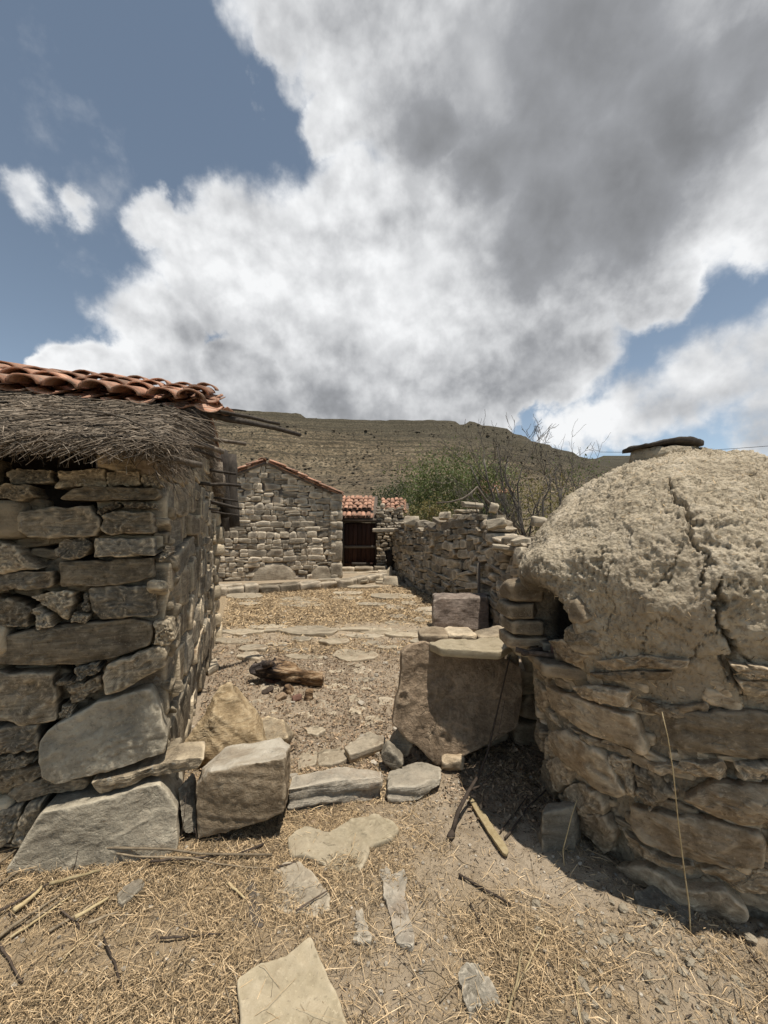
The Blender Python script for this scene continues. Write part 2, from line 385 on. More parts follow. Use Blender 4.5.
def mud_mat():
    m, t = new_mat('straw mud')
    n = t.noise(t.co, 5, 6, .6); f = t.noise(t.co, 60, 6, .7); md = t.noise(t.co, 20, 5, .65, .3)
    c = t.ramp(t.math('ADD', t.math('MULTIPLY', n, .5), t.math('MULTIPLY', md, .5)), [(.3, (.30, .24, .16)), (.5, (.455, .375, .262)), (.7, (.58, .49, .362))])
    sp = t.new('ShaderNodeSeparateXYZ'); t.link(t.co, sp.inputs[0])
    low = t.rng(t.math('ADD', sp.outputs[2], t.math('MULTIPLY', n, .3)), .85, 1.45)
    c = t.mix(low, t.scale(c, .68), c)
    lf2 = t.noise(t.co, 38, 4, .7); c = t.mix(t.rng(lf2, .53, .66, 0, .6), c, (.17, .13, .085))
    stn = t.noise(t.mapping(t.co, (1, 1, .45)), 2.6, 5, .6); c = t.mix(t.rng(stn, .52, .7, 0, .4), c, (.26, .2, .135))
    straw = t.noise(t.mapping(t.co, (1, 1, 3)), 110, 3, .6, 2.5)
    c = t.mix(t.rng(straw, .6, .68, 0, .5), c, (.46, .38, .25))
    c = t.mix(t.rng(f, .58, .72, 0, .55), c, (.10, .075, .05))
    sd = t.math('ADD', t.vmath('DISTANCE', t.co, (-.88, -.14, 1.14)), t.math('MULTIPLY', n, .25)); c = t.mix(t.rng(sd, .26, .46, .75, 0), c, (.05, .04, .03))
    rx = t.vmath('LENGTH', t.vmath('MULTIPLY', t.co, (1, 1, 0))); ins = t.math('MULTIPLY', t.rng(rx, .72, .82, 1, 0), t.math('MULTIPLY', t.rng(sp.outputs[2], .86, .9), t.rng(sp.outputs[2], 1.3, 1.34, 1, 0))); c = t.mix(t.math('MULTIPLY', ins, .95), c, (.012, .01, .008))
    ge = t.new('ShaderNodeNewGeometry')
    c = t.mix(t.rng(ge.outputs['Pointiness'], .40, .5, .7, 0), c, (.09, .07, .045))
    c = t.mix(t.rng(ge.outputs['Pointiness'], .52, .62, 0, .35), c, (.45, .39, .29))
    t.put(t.b.inputs['Base Color'], c)
    v = t.voro(t.co, 70).outputs[0]; g2 = t.noise(t.co, 190, 4, .7)
    h = t.math('ADD', t.math('MULTIPLY', f, .6), t.math('ADD', t.math('ADD', t.math('MULTIPLY', md, .9), t.math('MULTIPLY', g2, .35)), t.math('MULTIPLY', v, -.5)))
    t.put(t.b.inputs['Normal'], t.bump(h, .9, .014)); return m
M['mud'] = mud_mat()
def plain(name, cols, sc=20, rough=.9, spread=.4, stretch=(1, 1, 1), bump=.5, bd=.003):
    m, t = new_mat(name)
    cx = t.new('ShaderNodeCombineXYZ'); t.put(cx.inputs[0], t.math('MULTIPLY', t.r, 37.)); t.put(cx.inputs[2], t.math('MULTIPLY', t.r, 53.))
    co = t.mapping(t.vmath('ADD', t.co, cx.outputs[0]), stretch)
    n = t.noise(co, sc, 6, .65, .4); f = t.noise(co, sc * 5, 4, .6)
    k = len(cols); c = t.ramp(t.math('ADD', t.math('MULTIPLY', n, .7), t.math('MULTIPLY', f, .3)), [(.3 + .4 * i / max(1, k - 1), cc) for i, cc in enumerate(cols)])
    c = t.scale(c, t.rng(t.r, 0, 1, 1 - spread, 1 + spread, False))
    t.put(t.b.inputs['Base Color'], c); t.b.inputs['Roughness'].default_value = rough
    t.put(t.b.inputs['Normal'], t.bump(t.math('ADD', n, t.math('MULTIPLY', f, .5)), bump, bd)); return m
M['core'] = plain('dark earth fill', [(.012, .01, .008), (.028, .022, .017), (.05, .04, .03)], 14, spread=.1)
M['house_core'] = plain('mud mortar', [(.07, .055, .04), (.13, .1, .075), (.19, .15, .11)], 8, spread=.1)
M['wood'] = plain('weathered grey pole', [(.05, .04, .03), (.13, .105, .08), (.22, .185, .145)], 9, stretch=(6, 1, 1), spread=.3)
M['darkwood'] = plain('dark pole', [(.025, .02, .016), (.06, .048, .037), (.11, .09, .07)], 9, stretch=(3, 1, 1), spread=.3)
M['gate'] = plain('dark brown gate boards', [(.03, .014, .009), (.055, .026, .017), (.085, .043, .028)], 4, stretch=(12, 12, 1), spread=.25)
M['gate_bar'] = plain('bleached gate bar', [(.09, .07, .05), (.16, .13, .1), (.22, .18, .14)], 6, stretch=(1, 12, 12), spread=.1)
M['thatch'] = plain('grey brush thatch', [(.05, .037, .025), (.165, .13, .095), (.34, .28, .21)], 12, spread=.85)
M['straw'] = plain('dry straw blade', [(.13, .085, .045), (.38, .27, .15), (.62, .49, .32)], 14, spread=.9)
M['stalk'] = plain('dry stalk', [(.10, .075, .05), (.22, .17, .11), (.34, .27, .18)], 25, spread=.35)
M['goldstalk'] = plain('pale dry stalk', [(.26, .19, .09), (.40, .31, .17), (.5, .41, .25)], 25, spread=.3)
M['stick'] = plain('brown stick', [(.035, .025, .018), (.075, .055, .04), (.14, .105, .08)], 25, spread=.35)
M['leaf_dry'] = plain('dry leaf', [(.11, .07, .045), (.27, .19, .12), (.45, .34, .23)], 30, spread=.75)
M['pebble'] = plain('pebble', [(.22, .18, .13), (.36, .31, .24), (.5, .45, .37)], 60, spread=.45)
M['brick'] = plain('fired brick', [(.10, .05, .035), (.16, .085, .06), (.22, .14, .1)], 30, spread=.2)
M['bark'] = plain('grey bark', [(.05, .042, .035), (.10, .086, .07), (.17, .148, .12)], 12, spread=.25)
M['wire'] = plain('black wire', [(.02, .02, .02), (.03, .03, .03)], 5, spread=0)
M['thorn'] = plain('reddish pod', [(.07, .02, .02), (.13, .045, .04)], 20, spread=.2)
def tile_mat():
    m, t = new_mat('terracotta tile')
    cx = t.new('ShaderNodeCombineXYZ'); t.put(cx.inputs[0], t.math('MULTIPLY', t.r, 37.)); t.put(cx.inputs[2], t.math('MULTIPLY', t.r, 53.))
    co = t.vmath('ADD', t.co, cx.outputs[0])
    n = t.noise(co, 6, 6, .65, .3); f = t.noise(co, 55, 5, .7); md = t.noise(co, 18, 5, .6, .5)
    c = t.ramp(n, [(.3, (.24, .11, .065)), (.5, (.44, .21, .125)), (.7, (.55, .31, .2))])
    c = t.mix(t.rng(md, .5, .72, 0, .75), c, (.085, .058, .042))
    c = t.mix(t.rng(t.noise(co, 9, 5, .7, .5), .48, .68, 0, .6), c, (.36, .29, .22))
    c = t.mix(t.rng(f, .6, .74, 0, .5), c, (.06, .04, .03))
    c = t.mix(t.rng(fract(t, t.r, 5.3), .5, 1., 0, .55), c, t.scale(c, .5))
    c = t.mix(t.rng(f, .38, .62, .0, .4), t.scale(c, t.rng(t.r, 0, 1, .7, 1.4, False)), (.25, .2, .155))
    t.put(t.b.inputs['Base Color'], c)
    t.put(t.b.inputs['Normal'], t.bump(t.math('ADD', md, t.math('MULTIPLY', f, .9)), .8, .008)); return m
M['tile'] = tile_mat()
def charred_mat():
    m, t = new_mat('charred log')
    n = t.noise(t.mapping(t.co, (2, 7, 7)), 3, 6, .65, .5)
    sp = t.new('ShaderNodeSeparateXYZ'); t.link(t.co, sp.inputs[0])
    end = t.math('ADD', t.math('MULTIPLY', sp.outputs[0], 1.1), t.math('MULTIPLY', n, .9))
    c = t.mix(t.rng(end, .26, .5), t.ramp(n, [(.3, (.012, .009, .008)), (.52, (.045, .035, .03)), (.7, (.16, .13, .11))]), t.ramp(n, [(.35, (.05, .03, .018)), (.5, (.2, .12, .06)), (.62, (.40, .29, .18))]))
    t.put(t.b.inputs['Base Color'], c); t.put(t.b.inputs['Normal'], t.bump(n, .9, .03)); return m
M['charred'] = charred_mat()
def leaf_mat(name, a, b):
    m, t = new_mat(name)
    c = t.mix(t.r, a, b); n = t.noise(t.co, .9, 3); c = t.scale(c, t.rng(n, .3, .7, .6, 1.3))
    t.put(t.b.inputs['Base Color'], c); t.b.inputs['Roughness'].default_value = .6
    tr = t.new('ShaderNodeBsdfTranslucent'); t.put(tr.inputs[0], t.scale(c, 1.2)); mx = t.new('ShaderNodeMixShader'); mx.inputs[0].default_value = .3
    t.link(t.b.outputs[0], mx.inputs[1]); t.link(tr.outputs[0], mx.inputs[2]); t.link(mx.outputs[0], t.out.inputs[0]); return m
M['leaf'] = leaf_mat('green leaf', (.06, .085, .027), (.145, .165, .06))
M['leaf_pale'] = leaf_mat('yellow green leaf', (.12, .12, .04), (.22, .18, .07))
M['leaf_dark'] = leaf_mat('dark scrub leaf', (.035, .05, .02), (.075, .09, .04))
M['scrub'] = plain('hillside scrub', [(.034, .027, .017), (.06, .047, .03), (.10, .078, .05)], 3, spread=.5)
def ground_mat():
    m, t = new_mat('dry earth')
    w = t.new('ShaderNodeNewGeometry').outputs['Position']
    st = t.attr('straw'); lf = t.attr('leafy')
    n = t.noise(w, 1.7, 7, .6); md = t.noise(w, 14, 6, .65, .2); f = t.noise(w, 90, 5, .7); ff = t.noise(w, 320, 3, .6)
    c = t.ramp(t.math('ADD', t.math('MULTIPLY', n, .45), t.math('MULTIPLY', md, .55)), [(.3, (.22, .167, .108)), (.48, (.365, .287, .198)), (.7, (.50, .41, .30))])
    s = t.noise(t.mapping(w, (1, 1, .2)), 130, 3, .65, 3.)
    strawc = t.ramp(s, [(.32, (.11, .075, .043)), (.5, (.29, .205, .115)), (.66, (.56, .43, .26))])
    c = t.mix(t.math('MULTIPLY', st, t.rng(md, .3, .6, .45, 1)), c, strawc)
    leafc = t.ramp(t.noise(w, 45, 4, .7, 1.), [(.35, (.12, .088, .058)), (.52, (.28, .215, .15)), (.68, (.46, .375, .27))])
    c = t.mix(t.math('MULTIPLY', lf, t.rng(md, .35, .6, .3, .95)), c, leafc)
    vo = t.voro(w, 120); peb = t.rng(vo.outputs[0], .12, .3, 1, 0); sel = t.new('ShaderNodeSeparateColor'); t.link(vo.outputs[1], sel.inputs[0])
    c = t.mix(t.math('MULTIPLY', peb, t.rng(sel.outputs[0], .72, .8)), c, t.scale(t.mix(sel.outputs[1], (.5, .45, .37), (.3, .24, .17)), 1.))
    c = t.mix(t.math('MULTIPLY', peb, t.rng(sel.outputs[2], .86, .9)), c, (.07, .045, .03))
    c = t.mix(t.rng(f, .58, .75, 0, .5), c, (.11, .08, .055))
    c = t.mix(t.rng(ff, .6, .75, 0, .4), c, (.42, .36, .27))
    t.put(t.b.inputs['Base Color'], c); t.b.inputs['Roughness'].default_value = 1.
    h = t.math('ADD', t.math('ADD', t.math('MULTIPLY', md, 1.4), f), t.math('ADD', t.math('MULTIPLY', ff, .35), t.math('MULTIPLY', peb, .25)))
    t.put(t.b.inputs['Normal'], t.bump(h, .9, .012)); return m
M['ground'] = ground_mat()
def hill_mat(name, a, b, c2, cloud_shade):
    m, t = new_mat(name)
    w = t.new('ShaderNodeNewGeometry').outputs['Position']
    n = t.noise(w, .03, 6, .6); md = t.noise(w, .35, 7, .75); f = t.noise(w, 1.1, 5, .75)
    c = t.ramp(t.math('ADD', t.math('MULTIPLY', n, .4), t.math('MULTIPLY', md, .6)), [(.32, a), (.5, b), (.68, c2)])
    sp = t.new('ShaderNodeSeparateXYZ'); t.link(w, sp.inputs[0])
    z = t.math('ADD', sp.outputs[2], t.math('MULTIPLY', t.noise(w, .02, 3), 9.))
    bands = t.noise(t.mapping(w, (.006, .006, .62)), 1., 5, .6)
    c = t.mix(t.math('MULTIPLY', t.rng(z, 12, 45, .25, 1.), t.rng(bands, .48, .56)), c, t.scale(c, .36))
    top = t.rng(t.math('ADD', z, t.math('MULTIPLY', sp.outputs[0], .22)), 30, 62)  # darker up high and to the right: cloud shadow put into the colour
    c = t.mix(t.math('MULTIPLY', top, cloud_shade), c, (.085, .072, .048))
    c = t.mix(t.rng(f, .48, .56, 0, .8), c, (.055, .048, .03))
    vb = t.voro(w, .55); c = t.mix(t.math('MULTIPLY', t.rng(vb.outputs[0], .45, .25), t.rng(md, .4, .6, .2, .9)), c, (.06, .048, .03))
    t.put(t.b.inputs['Base Color'], c); t.b.inputs['Roughness'].default_value = 1.
    t.put(t.b.inputs['Normal'], t.bump(t.math('ADD', md, f), .8, 1.2)); return m
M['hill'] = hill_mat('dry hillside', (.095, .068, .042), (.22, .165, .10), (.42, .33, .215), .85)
M['hill_far'] = hill_mat('cloud shaded far hillside', (.055, .052, .038), (.08, .07, .05), (.11, .095, .068), .5)  # whole far hill darkened in colour, as if under cloud shadow
# ------------------------------------------------------------------ ground sheet and hills
def axis(dense, step, far, grow):
    a, b = dense; pts = list(np.arange(a, b, step)); s = step; p = b
    up = []
    while p < far: up.append(p); s *= grow; p += s
    s = step; p = a - step; dn = []
    while p > -far: dn.append(p); s *= grow; p -= s
    return np.array(dn[::-1] + pts + up)
gx = axis((-2.3, 2.3), .0125, 420, 1.045)
gy = axis((.85, 3.2), .0125, 500, 1.03); gy = gy[gy > -60]
XX, YY = np.meshgrid(gx, gy, indexing='ij')
ZZ = gz(XX, YY)
nx_, ny_ = XX.shape
idx = np.arange(nx_ * ny_).reshape(nx_, ny_)
GQ = np.stack([idx[:-1, :-1], idx[1:, :-1], idx[1:, 1:], idx[:-1, 1:]], -1).reshape(-1, 4)
def straw_w(x, y):
    P = np.c_[x * .9, y * .9, x * 0]; n = fbm(P, 3, 71) * .35
    a = sstep(.25, -.55, x + n) * sstep(3.0, 2.2, y) * (y > 0)               # left foreground
    b = sstep(.55, .2, np.hypot((x - .62) / 1.1, (y - 1.45) / .9) + n * .5)     # patch right foreground
    c = sstep(6.3, 7.2, y + n) * sstep(12, 10, y) * sstep(3, 1.5, x) * (x > -4.5)  # yellow straw yard
    d = .3 * sstep(.2, .5, n + .25) * sstep(3.2, 2.3, y)
    d = np.maximum(d, .42 * sstep(-.1, .4, n) * sstep(2.2, 2.8, y) * sstep(6.6, 5.5, y))
    bare = np.exp(-(((x + .12 - (y - 1.2) * .12) / .34) ** 2)) * sstep(2.6, 1.5, y)   # the trodden line between the flagstones
    return np.clip(np.maximum.reduce([a, b, c, d]) * (1 - .6 * bare), 0, 1)
def leaf_w(x, y):
    n = fbm(np.c_[x * 1.1, y * 1.1, x * 0], 3, 81) * .4
    return np.clip(sstep(2.3, 3.0, y + n) * sstep(6.2, 5.2, y + n) * (.75 + n), 0, 1)
mb = MB(); fx, fy = XX.ravel(), YY.ravel(); mb.add(np.c_[fx, fy, ZZ.ravel()], GQ, rnd=.5)
GOB = tag(mb.build('ground', M['ground'], attrs={'straw': straw_w(fx, fy), 'leafy': leaf_w(fx, fy)}), kind='structure')

def hill(name, ridge_px, y_ridge, y_foot, v_foot, mat, seed, nu=420, nt=150, rough=1.):
    u = np.linspace(-2.3, 2.5, nu); rp = np.array(ridge_px, float)
    vr = (HZ - np.interp(u * F + 384, rp[:, 0], rp[:, 1])) / F
    t = np.r_[-.03, np.linspace(0, 1.25, nt - 1)]
    U, T = np.meshgrid(u, t, indexing='ij'); VR = np.repeat(vr[:, None], nt, 1)
    Y = y_foot + (y_ridge - y_foot) * T
    Z = EYE + (v_foot + (VR - v_foot) * np.clip(T, 0, 1) ** .75) * Y
    Z = np.where(T > 1, (EYE + VR * y_ridge) - (T - 1) * y_ridge * .9 * .4, Z)
    Z = np.where(T < 0, -.6, Z)
    X = U * Y; P = np.c_[X.ravel(), Y.ravel(), X.ravel() * 0]
    k = np.clip(T.ravel(), 0, 1)
    h = (fbm(P / 55., 4, seed) * 3.2 + fbm(P / 9., 3, seed + 4) * .8) * k * (1.15 - k) * 2 * rough
    Zf = Z.ravel() + h + fbm(P / 5., 2, seed + 9) * .35 * rough
    Zt = terrace(Zf + fbm(P / 60., 2, seed + 2) * 1.5, 4.6)
    Zf = Zf + (Zt - Zf) * .9 * sstep(.15, .7, k) * (k <= 1)
    i = np.arange(nu * nt).reshape(nu, nt)
    Q = np.stack([i[:-1, :-1], i[1:, :-1], i[1:, 1:], i[:-1, 1:]], -1).reshape(-1, 4)
    mb = MB(); V = np.c_[X.ravel(), Y.ravel(), Zf]; mb.add(V, Q, rnd=.5)
    tag(mb.build(name, mat), kind='structure'); return V.reshape(nu, nt, 3)
RIDGE1 = [(-600, 396), (0, 401), (150, 406), (240, 410), (275, 411.5), (320, 417.5), (380, 420), (440, 421), (470, 424.5), (500, 430.5), (535, 442), (570, 453), (600, 464), (650, 484), (720, 500), (1500, 506)]
RIDGE2 = [(-600, 500), (440, 480), (520, 466), (570, 458), (600, 455.5), (625, 455), (660, 449), (695, 447), (724, 453), (760, 461), (860, 468), (1500, 440)]
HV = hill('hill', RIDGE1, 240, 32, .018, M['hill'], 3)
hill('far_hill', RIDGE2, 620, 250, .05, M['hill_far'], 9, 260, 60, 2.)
def blob_stuff(name, n, seed, mat, rows):
    R_ = np.random.RandomState(seed); mb = MB(); HVf = HV
    ico = np.array([(0, 0, 1), (1, 0, 0), (0, 1, 0), (-1, 0, 0), (0, -1, 0), (0, 0, -.6)], float)
    T0 = np.array([(0, 1, 2), (0, 2, 3), (0, 3, 4), (0, 4, 1), (5, 2, 1), (5, 3, 2), (5, 4, 3), (5, 1, 4)])
    i = R_.randint(60, HV.shape[0] - 60, 4 * n); j = (rows[0] + (rows[1] - rows[0]) * R_.rand(4 * n) ** 1.1).astype(int); kk = np.nonzero(fbm(HV[i, j] * (.05, .05, 0), 3, 66) + R_.rand(4 * n) * .5 > .32)[0][:n]; i, j = i[kk], j[kk]; n = len(i)
    s = R_.uniform(.14, .42, n) * np.where(R_.rand(n) < .1, 1.8, 1) * (.5 + j / 130.)
    p = HV[i, j] + np.stack([R_.uniform(-.9, .9, n), R_.uniform(-.9, .9, n), 0 * s], 1)
    V = p[:, None] + ico[None] * s[:, None, None] * R_.uniform(.6, 1.35, (n, 6, 1)) * np.array([1.25, 1.25, .75])
    mb.add(V.reshape(-1, 3), None, (np.arange(n)[:, None, None] * 6 + T0[None]).reshape(-1, 3), rnd=np.repeat(R_.rand(n), 6))
    return tag(mb.build(name, mat, smooth=False), kind='stuff')
blob_stuff('hillside_scrub', 15000, 4, M['scrub'], (4, 118))

# ------------------------------------------------------------------ coursed rubble walls
def wall_fill(mb, fmap, L, top, course, width, depth, seed, res=6, z0=0., jit=.02, amp=.06, s0=0., tilt=.05, cuts=6, k=7, gap=.0, wave=.04, both=False, hole=None):
    R_ = np.random.RandomState(seed); z = z0 - .03
    mx = max(top(s) for s in np.linspace(s0, L, 40))
    def f1(s, z, o): return fmap(np.array([s]), np.array([z]), np.array([o]))[0]
    while z < mx:
        h = R_.uniform(*course); s = s0 - (0 if s0 > 0 else R_.uniform(0, .5) * width[0])
        while s < L - .02:
            w = R_.uniform(*width)
            if R_.rand() < .22: w *= .55
            w = min(w, L - s + .03)
            if w < .04: s += w; continue
            sc_, zc = s + w / 2, z + h / 2 + wave * math.sin(s * 2.3 + z * 1.7 + seed) 
            tp = top(sc_)
            hh = h
            if zc - h / 2 > tp - .02: s += w; continue
            if zc + h / 2 > tp + .05: hh = max(.05, tp - (zc - h / 2)); zc = zc - h / 2 + hh / 2
            parts = [(sc_, zc, w, hh)]
            rr = R_.rand()
            if rr < .2 and hh > .11: parts = [(sc_, zc - hh * .22, w, hh * .56), (sc_ + R_.uniform(-.02, .02), zc + hh * .28, w * .97, hh * .44)]
            elif rr < .32 and w > .25: parts = [(sc_ - w * .27, zc, w * .46, hh), (sc_ + w * .23, zc, w * .54, hh)]
            for (a_, z_, w_, h_) in parts:
                if hole and hole(a_, z_): continue
                dd = depth * R_.uniform(.85, 1.05); o = R_.uniform(-jit, jit)
                c = f1(a_, z_, o - dd / 2 if not both else o)
                r = f1(a_ + .01, z_, 0) - f1(a_, z_, 0); r /= np.linalg.norm(r)
                n = f1(a_, z_, .01) - f1(a_, z_, 0); n /= np.linalg.norm(n)
                rock(mb, c, r, (0, 0, 1), n, (w_ * (1.03 - gap), h_ * (1.04 - gap), dd), R_.randint(1 << 30), res, k, cuts, amp, R_.normal() * tilt)
            s += w
        z += h * .97
def prism(mb, ring, a, b, fm):
    """closed prism: ring of (p,q) points swept from a to b; fm(sweep, p, q) -> point"""
    n = len(ring); V = [fm(a, *p) for p in ring] + [fm(b, *p) for p in ring]
    Q = [(i, (i + 1) % n, n + (i + 1) % n, n + i) for i in range(n)]
    V += [np.mean(V[:n], 0), np.mean(V[n:2 * n], 0)]
    T = [(2 * n, (i + 1) % n, i) for i in range(n)] + [(2 * n + 1, n + i, n + (i + 1) % n) for i in range(n)]
    mb.add(V, Q, T, rnd=.5)
def box(mb, c, r, u, n, size, rnd=.5):
    rock(mb, c, r, u, n, size, 7, 2, 40, 0, 0., 0., rnd)
def tile_rows(mb, O, u, v, n, ncol, nrow, w, L, seed, jit=1., lap=.7, segs=8, th=.014, pans=True):
    R_ = np.random.RandomState(seed); O, u, v, n = (np.asarray(x, float) for x in (O, u, v, n))
    def one(c, dirv, r0, r1, cover, skew):
        d = dirv / np.linalg.norm(dirv); side = np.cross(d, n); side /= np.linalg.norm(side); nn = np.cross(side, d)
        ang = np.linspace(.04, math.pi - .04, segs + 1); V = []
        for t in (0, .5, 1):
            r = r0 + (r1 - r0) * t; p = c + d * L * t
            for rr in (r, r - th):
                zz = np.sin(ang) * rr * .66
                if not cover: zz = r * .36 - zz * .55
                V.append(p + side * (np.cos(ang) * rr)[:, None] + nn * zz[:, None] + nn * skew * (np.cos(ang) * .1 * r)[:, None])
        V = np.concatenate(V); k = segs + 1; Q = []
        I = lambda t, io, j: (t * 2 + io) * k + j
        for t in (0, 1):
            for j in range(segs):
                Q.append((I(t, 0, j), I(t + 1, 0, j), I(t + 1, 0, j + 1), I(t, 0, j + 1)))
                Q.append((I(t, 1, j), I(t, 1, j + 1), I(t + 1, 1, j + 1), I(t + 1, 1, j)))
            for j in (0, segs): Q.append((I(t, 0, j), I(t, 1, j), I(t + 1, 1, j), I(t + 1, 0, j)) if j == 0 else (I(t, 0, j), I(t + 1, 0, j), I(t + 1, 1, j), I(t, 1, j)))
        for j in range(segs):
            Q.append((I(0, 0, j), I(0, 0, j + 1), I(0, 1, j + 1), I(0, 1, j))); Q.append((I(2, 0, j), I(2, 1, j), I(2, 1, j + 1), I(2, 0, j + 1)))
        V = V + (fbm(V * 25, 2, seed) * .002)[:, None] * nn
        mb.add(V, np.array(Q), rnd=R_.rand())
    for row in range(nrow):
        for col in range(ncol):
            for cover in ((False, True) if pans else (True,)):
                x = (col + (0 if cover else .5)) * w + R_.normal() * .008 * jit
                y = row * L * lap + R_.normal() * .022 * jit
                c = O + u * x + v * y + n * ((w * .25 if cover else -.012) + R_.uniform(0, .02) * jit)
                dv = v + u * R_.normal() * .075 * jit - n * (.055 if cover else .03)
                r0 = w * (.50 if cover else .43) * R_.uniform(.93, 1.07)
                one(c, dv, r0, r0 * .82, cover, R_.normal() * .6 * jit)

# ------------------------------------------------------------------ the hut on the left
TH = rad(18.7); HR = np.array([math.cos(TH), math.sin(TH)]); HB = np.array([-math.sin(TH), math.cos(TH)]); HC = np.array([-1.13, 2.116])
def hut(a, b, z):
    a, b, z = np.broadcast_arrays(np.asarray(a, float), b, z)
    return np.stack([HC[0] + HR[0] * a + HB[0] * b, HC[1] + HR[1] * a + HB[1] * b, z], -1)
def hut_front(px, py):
    d = np.array([(px - 384) / F, 1.]); t = (HC @ HB) / (d @ HB); p = d * t
    return float((p - HC) @ HR), EYE + (HZ - py) / F * t
def hut_a(px, b):   # where along the gable side of the hut a column of the view is met, at depth b
    u = (px - 384) / F; q = HC + HB * b
    return (u * q[1] - q[0]) / (HR[0] - u * HR[1])
def hut_pt(px, py, b):
    a = hut_a(px, b); p = hut(a, b, 0); return hut(a, b, EYE + (HZ - py) / F * p[1])
FRONT = [
 [(60,498),(73,489),(90,485.5),(158,488),(161,495),(157,500),(100,501),(62,500)],
 [(15,512),(46,506),(91,505),(100,517.5),(101,529),(95,536),(51,538.5),(22,538),(14,531)],
 [(96,510),(117,501),(120,506),(100,514)], [(120,502),(155,503),(157,509),(124,508)],
 [(102,516),(110,511),(151,511),(156,518),(155,533),(110,535),(102,528)],
 [(52,550),(63,539),(82,538),(90,545),(88,556),(68,560),(54,556)],
 [(95,538),(155,537),(157,556),(95,557)],
 [(56,562),(100,560),(152,558),(156,578),(120,585),(58,588)],
 [(-10,540),(15,545),(27,560),(42,569),(10,572),(-10,573)],
 [(-10,517),(12,527),(12,535),(-10,534)], [(-10,575),(51,571),(55,580),(50,588),(-10,592)],
 [(-10,484),(30,484),(31,498),(18,501),(-10,498)],
 [(138,467),(159,469),(160,486),(139,485)],
 [(48,468),(100,466),(102,486),(50,487)], [(0,466),(44,468),(45,482),(0,483)], [(98,470),(136,468),(137,484),(104,485)],
 [(-10,594),(18,604),(28,612),(27,627),(-10,630)], [(26,597),(64,590),(74,593),(66,620),(48,610)],
 [(34,607),(51,616),(53,627),(36,628)], [(81,595),(86,596),(87,612),(82,612)], [(73,612),(91,616),(85,623),(73,622)],
 [(87,588),(150,586),(157,599),(155,617),(98,621),(90,612)],
 [(-10,638),(30,630),(75,624),(130,620),(152,624),(153,646),(122,657),(75,665),(34,667),(-10,666)],
 [(153,622),(170,620),(176,640),(168,646),(154,644)],
 [(101,676),(107,664),(160,646),(168,652),(166,666),(124,689),(105,693)],
 [(75,668),(100,661),(101,671),(77,681)], [(65,689),(98,678),(100,690),(70,705)], [(56,680),(75,682),(70,687),(58,686)],
 [(-10,673),(55,672),(57,720),(30,723),(-10,722)], [(-10,725),(40,723),(41,751),(-10,756)],
 [(-10,758),(22,756),(36,762),(20,768),(-10,771)],
 [(42,739),(52,727),(96,700),(134,690),(151,688),(171,732),(169,751),(59,779),(47,772),(43,754)],
 [(93,775),(158,762),(183,752),(206,752),(200,762),(163,772),(101,787)],
 [(2,799),(15,786),(82,778),(89,782),(86,790),(15,805)], [(-10,773),(40,768),(46,775),(28,785),(-10,794)],
 [(18,852),(47,801),(99,790),(163,775),(184,797),(182,832),(152,860),(50,864)],
 [(-10,810),(22,806),(17,829),(10,843),(-10,842)], [(27,804),(43,800),(40,822),(23,845),(12,842)],
 [(60,706),(72,706),(70,722),(60,720)], [(44,756),(48,775),(44,778),(41,768)], [(158,560),(166,545),(168,557),(160,562)],
]
hut_root = thing('stone_hut', tuple(hut(0, 0, 0)), 'nearest stone hut at the left edge, with brush thatch eave and curved clay tiles', 'hut')
mbF, mbS = MB(), MB()
for i, pl in enumerate(FRONT):
    P = [hut_front(*p) for p in pl]; P = [tuple(q) for q in np.mean(P, 0) + (np.array(P) - np.mean(P, 0)) * .972]
    R_ = np.random.RandomState(i); o = R_.uniform(-.02, .025)
    big = i in (31, 35)
    if i == 35: o = .11
    if i == 31: o = .035
    if i == 32: o = .05
    if max(p[1] for p in pl) < 488 and i in (12, 13, 14, 15): o = -.07
    xs = [p[0] for p in P]; ys = [p[1] for p in P]; size = min(max(xs) - min(xs), max(ys) - min(ys))
    lean = (.2 if i == 35 else .12) if big else R_.uniform(-.03, .12)
    zc = float(np.mean(ys)); ac = float(np.mean(xs)); sk = R_.uniform(-.08, .08) if not big else .02
    def fm(s, t, out, o=o, lean=lean, zc=zc, ac=ac, sk=sk): return hut(s, -(out + o - (t - zc) * lean - (s - ac) * sk), t)
    tgt = mbS if big else mbF
    slab(tgt, P, .17 if i == 32 else .34, fm, i + 3, bevel=.009 if big else min(.014, size * .13), relief=.010 if big else .012, M=130 if big else 90, rings=22 if big else 14, jit=.009, bulge=.0 if big else size * .03, rnd=None if not big else (.5 if i == 31 else .97), step=.003 if big else .004)
# the rest of the front wall, outside the picture on the left
a_l = hut_front(-8, 600)[0]
def fmF(s, z, o): return hut(a_l - s, -o, z)
wall_fill(mbF, fmF, 1.7, lambda s: 1.9, (.1, .24), (.25, .6), .35, 5, 6)
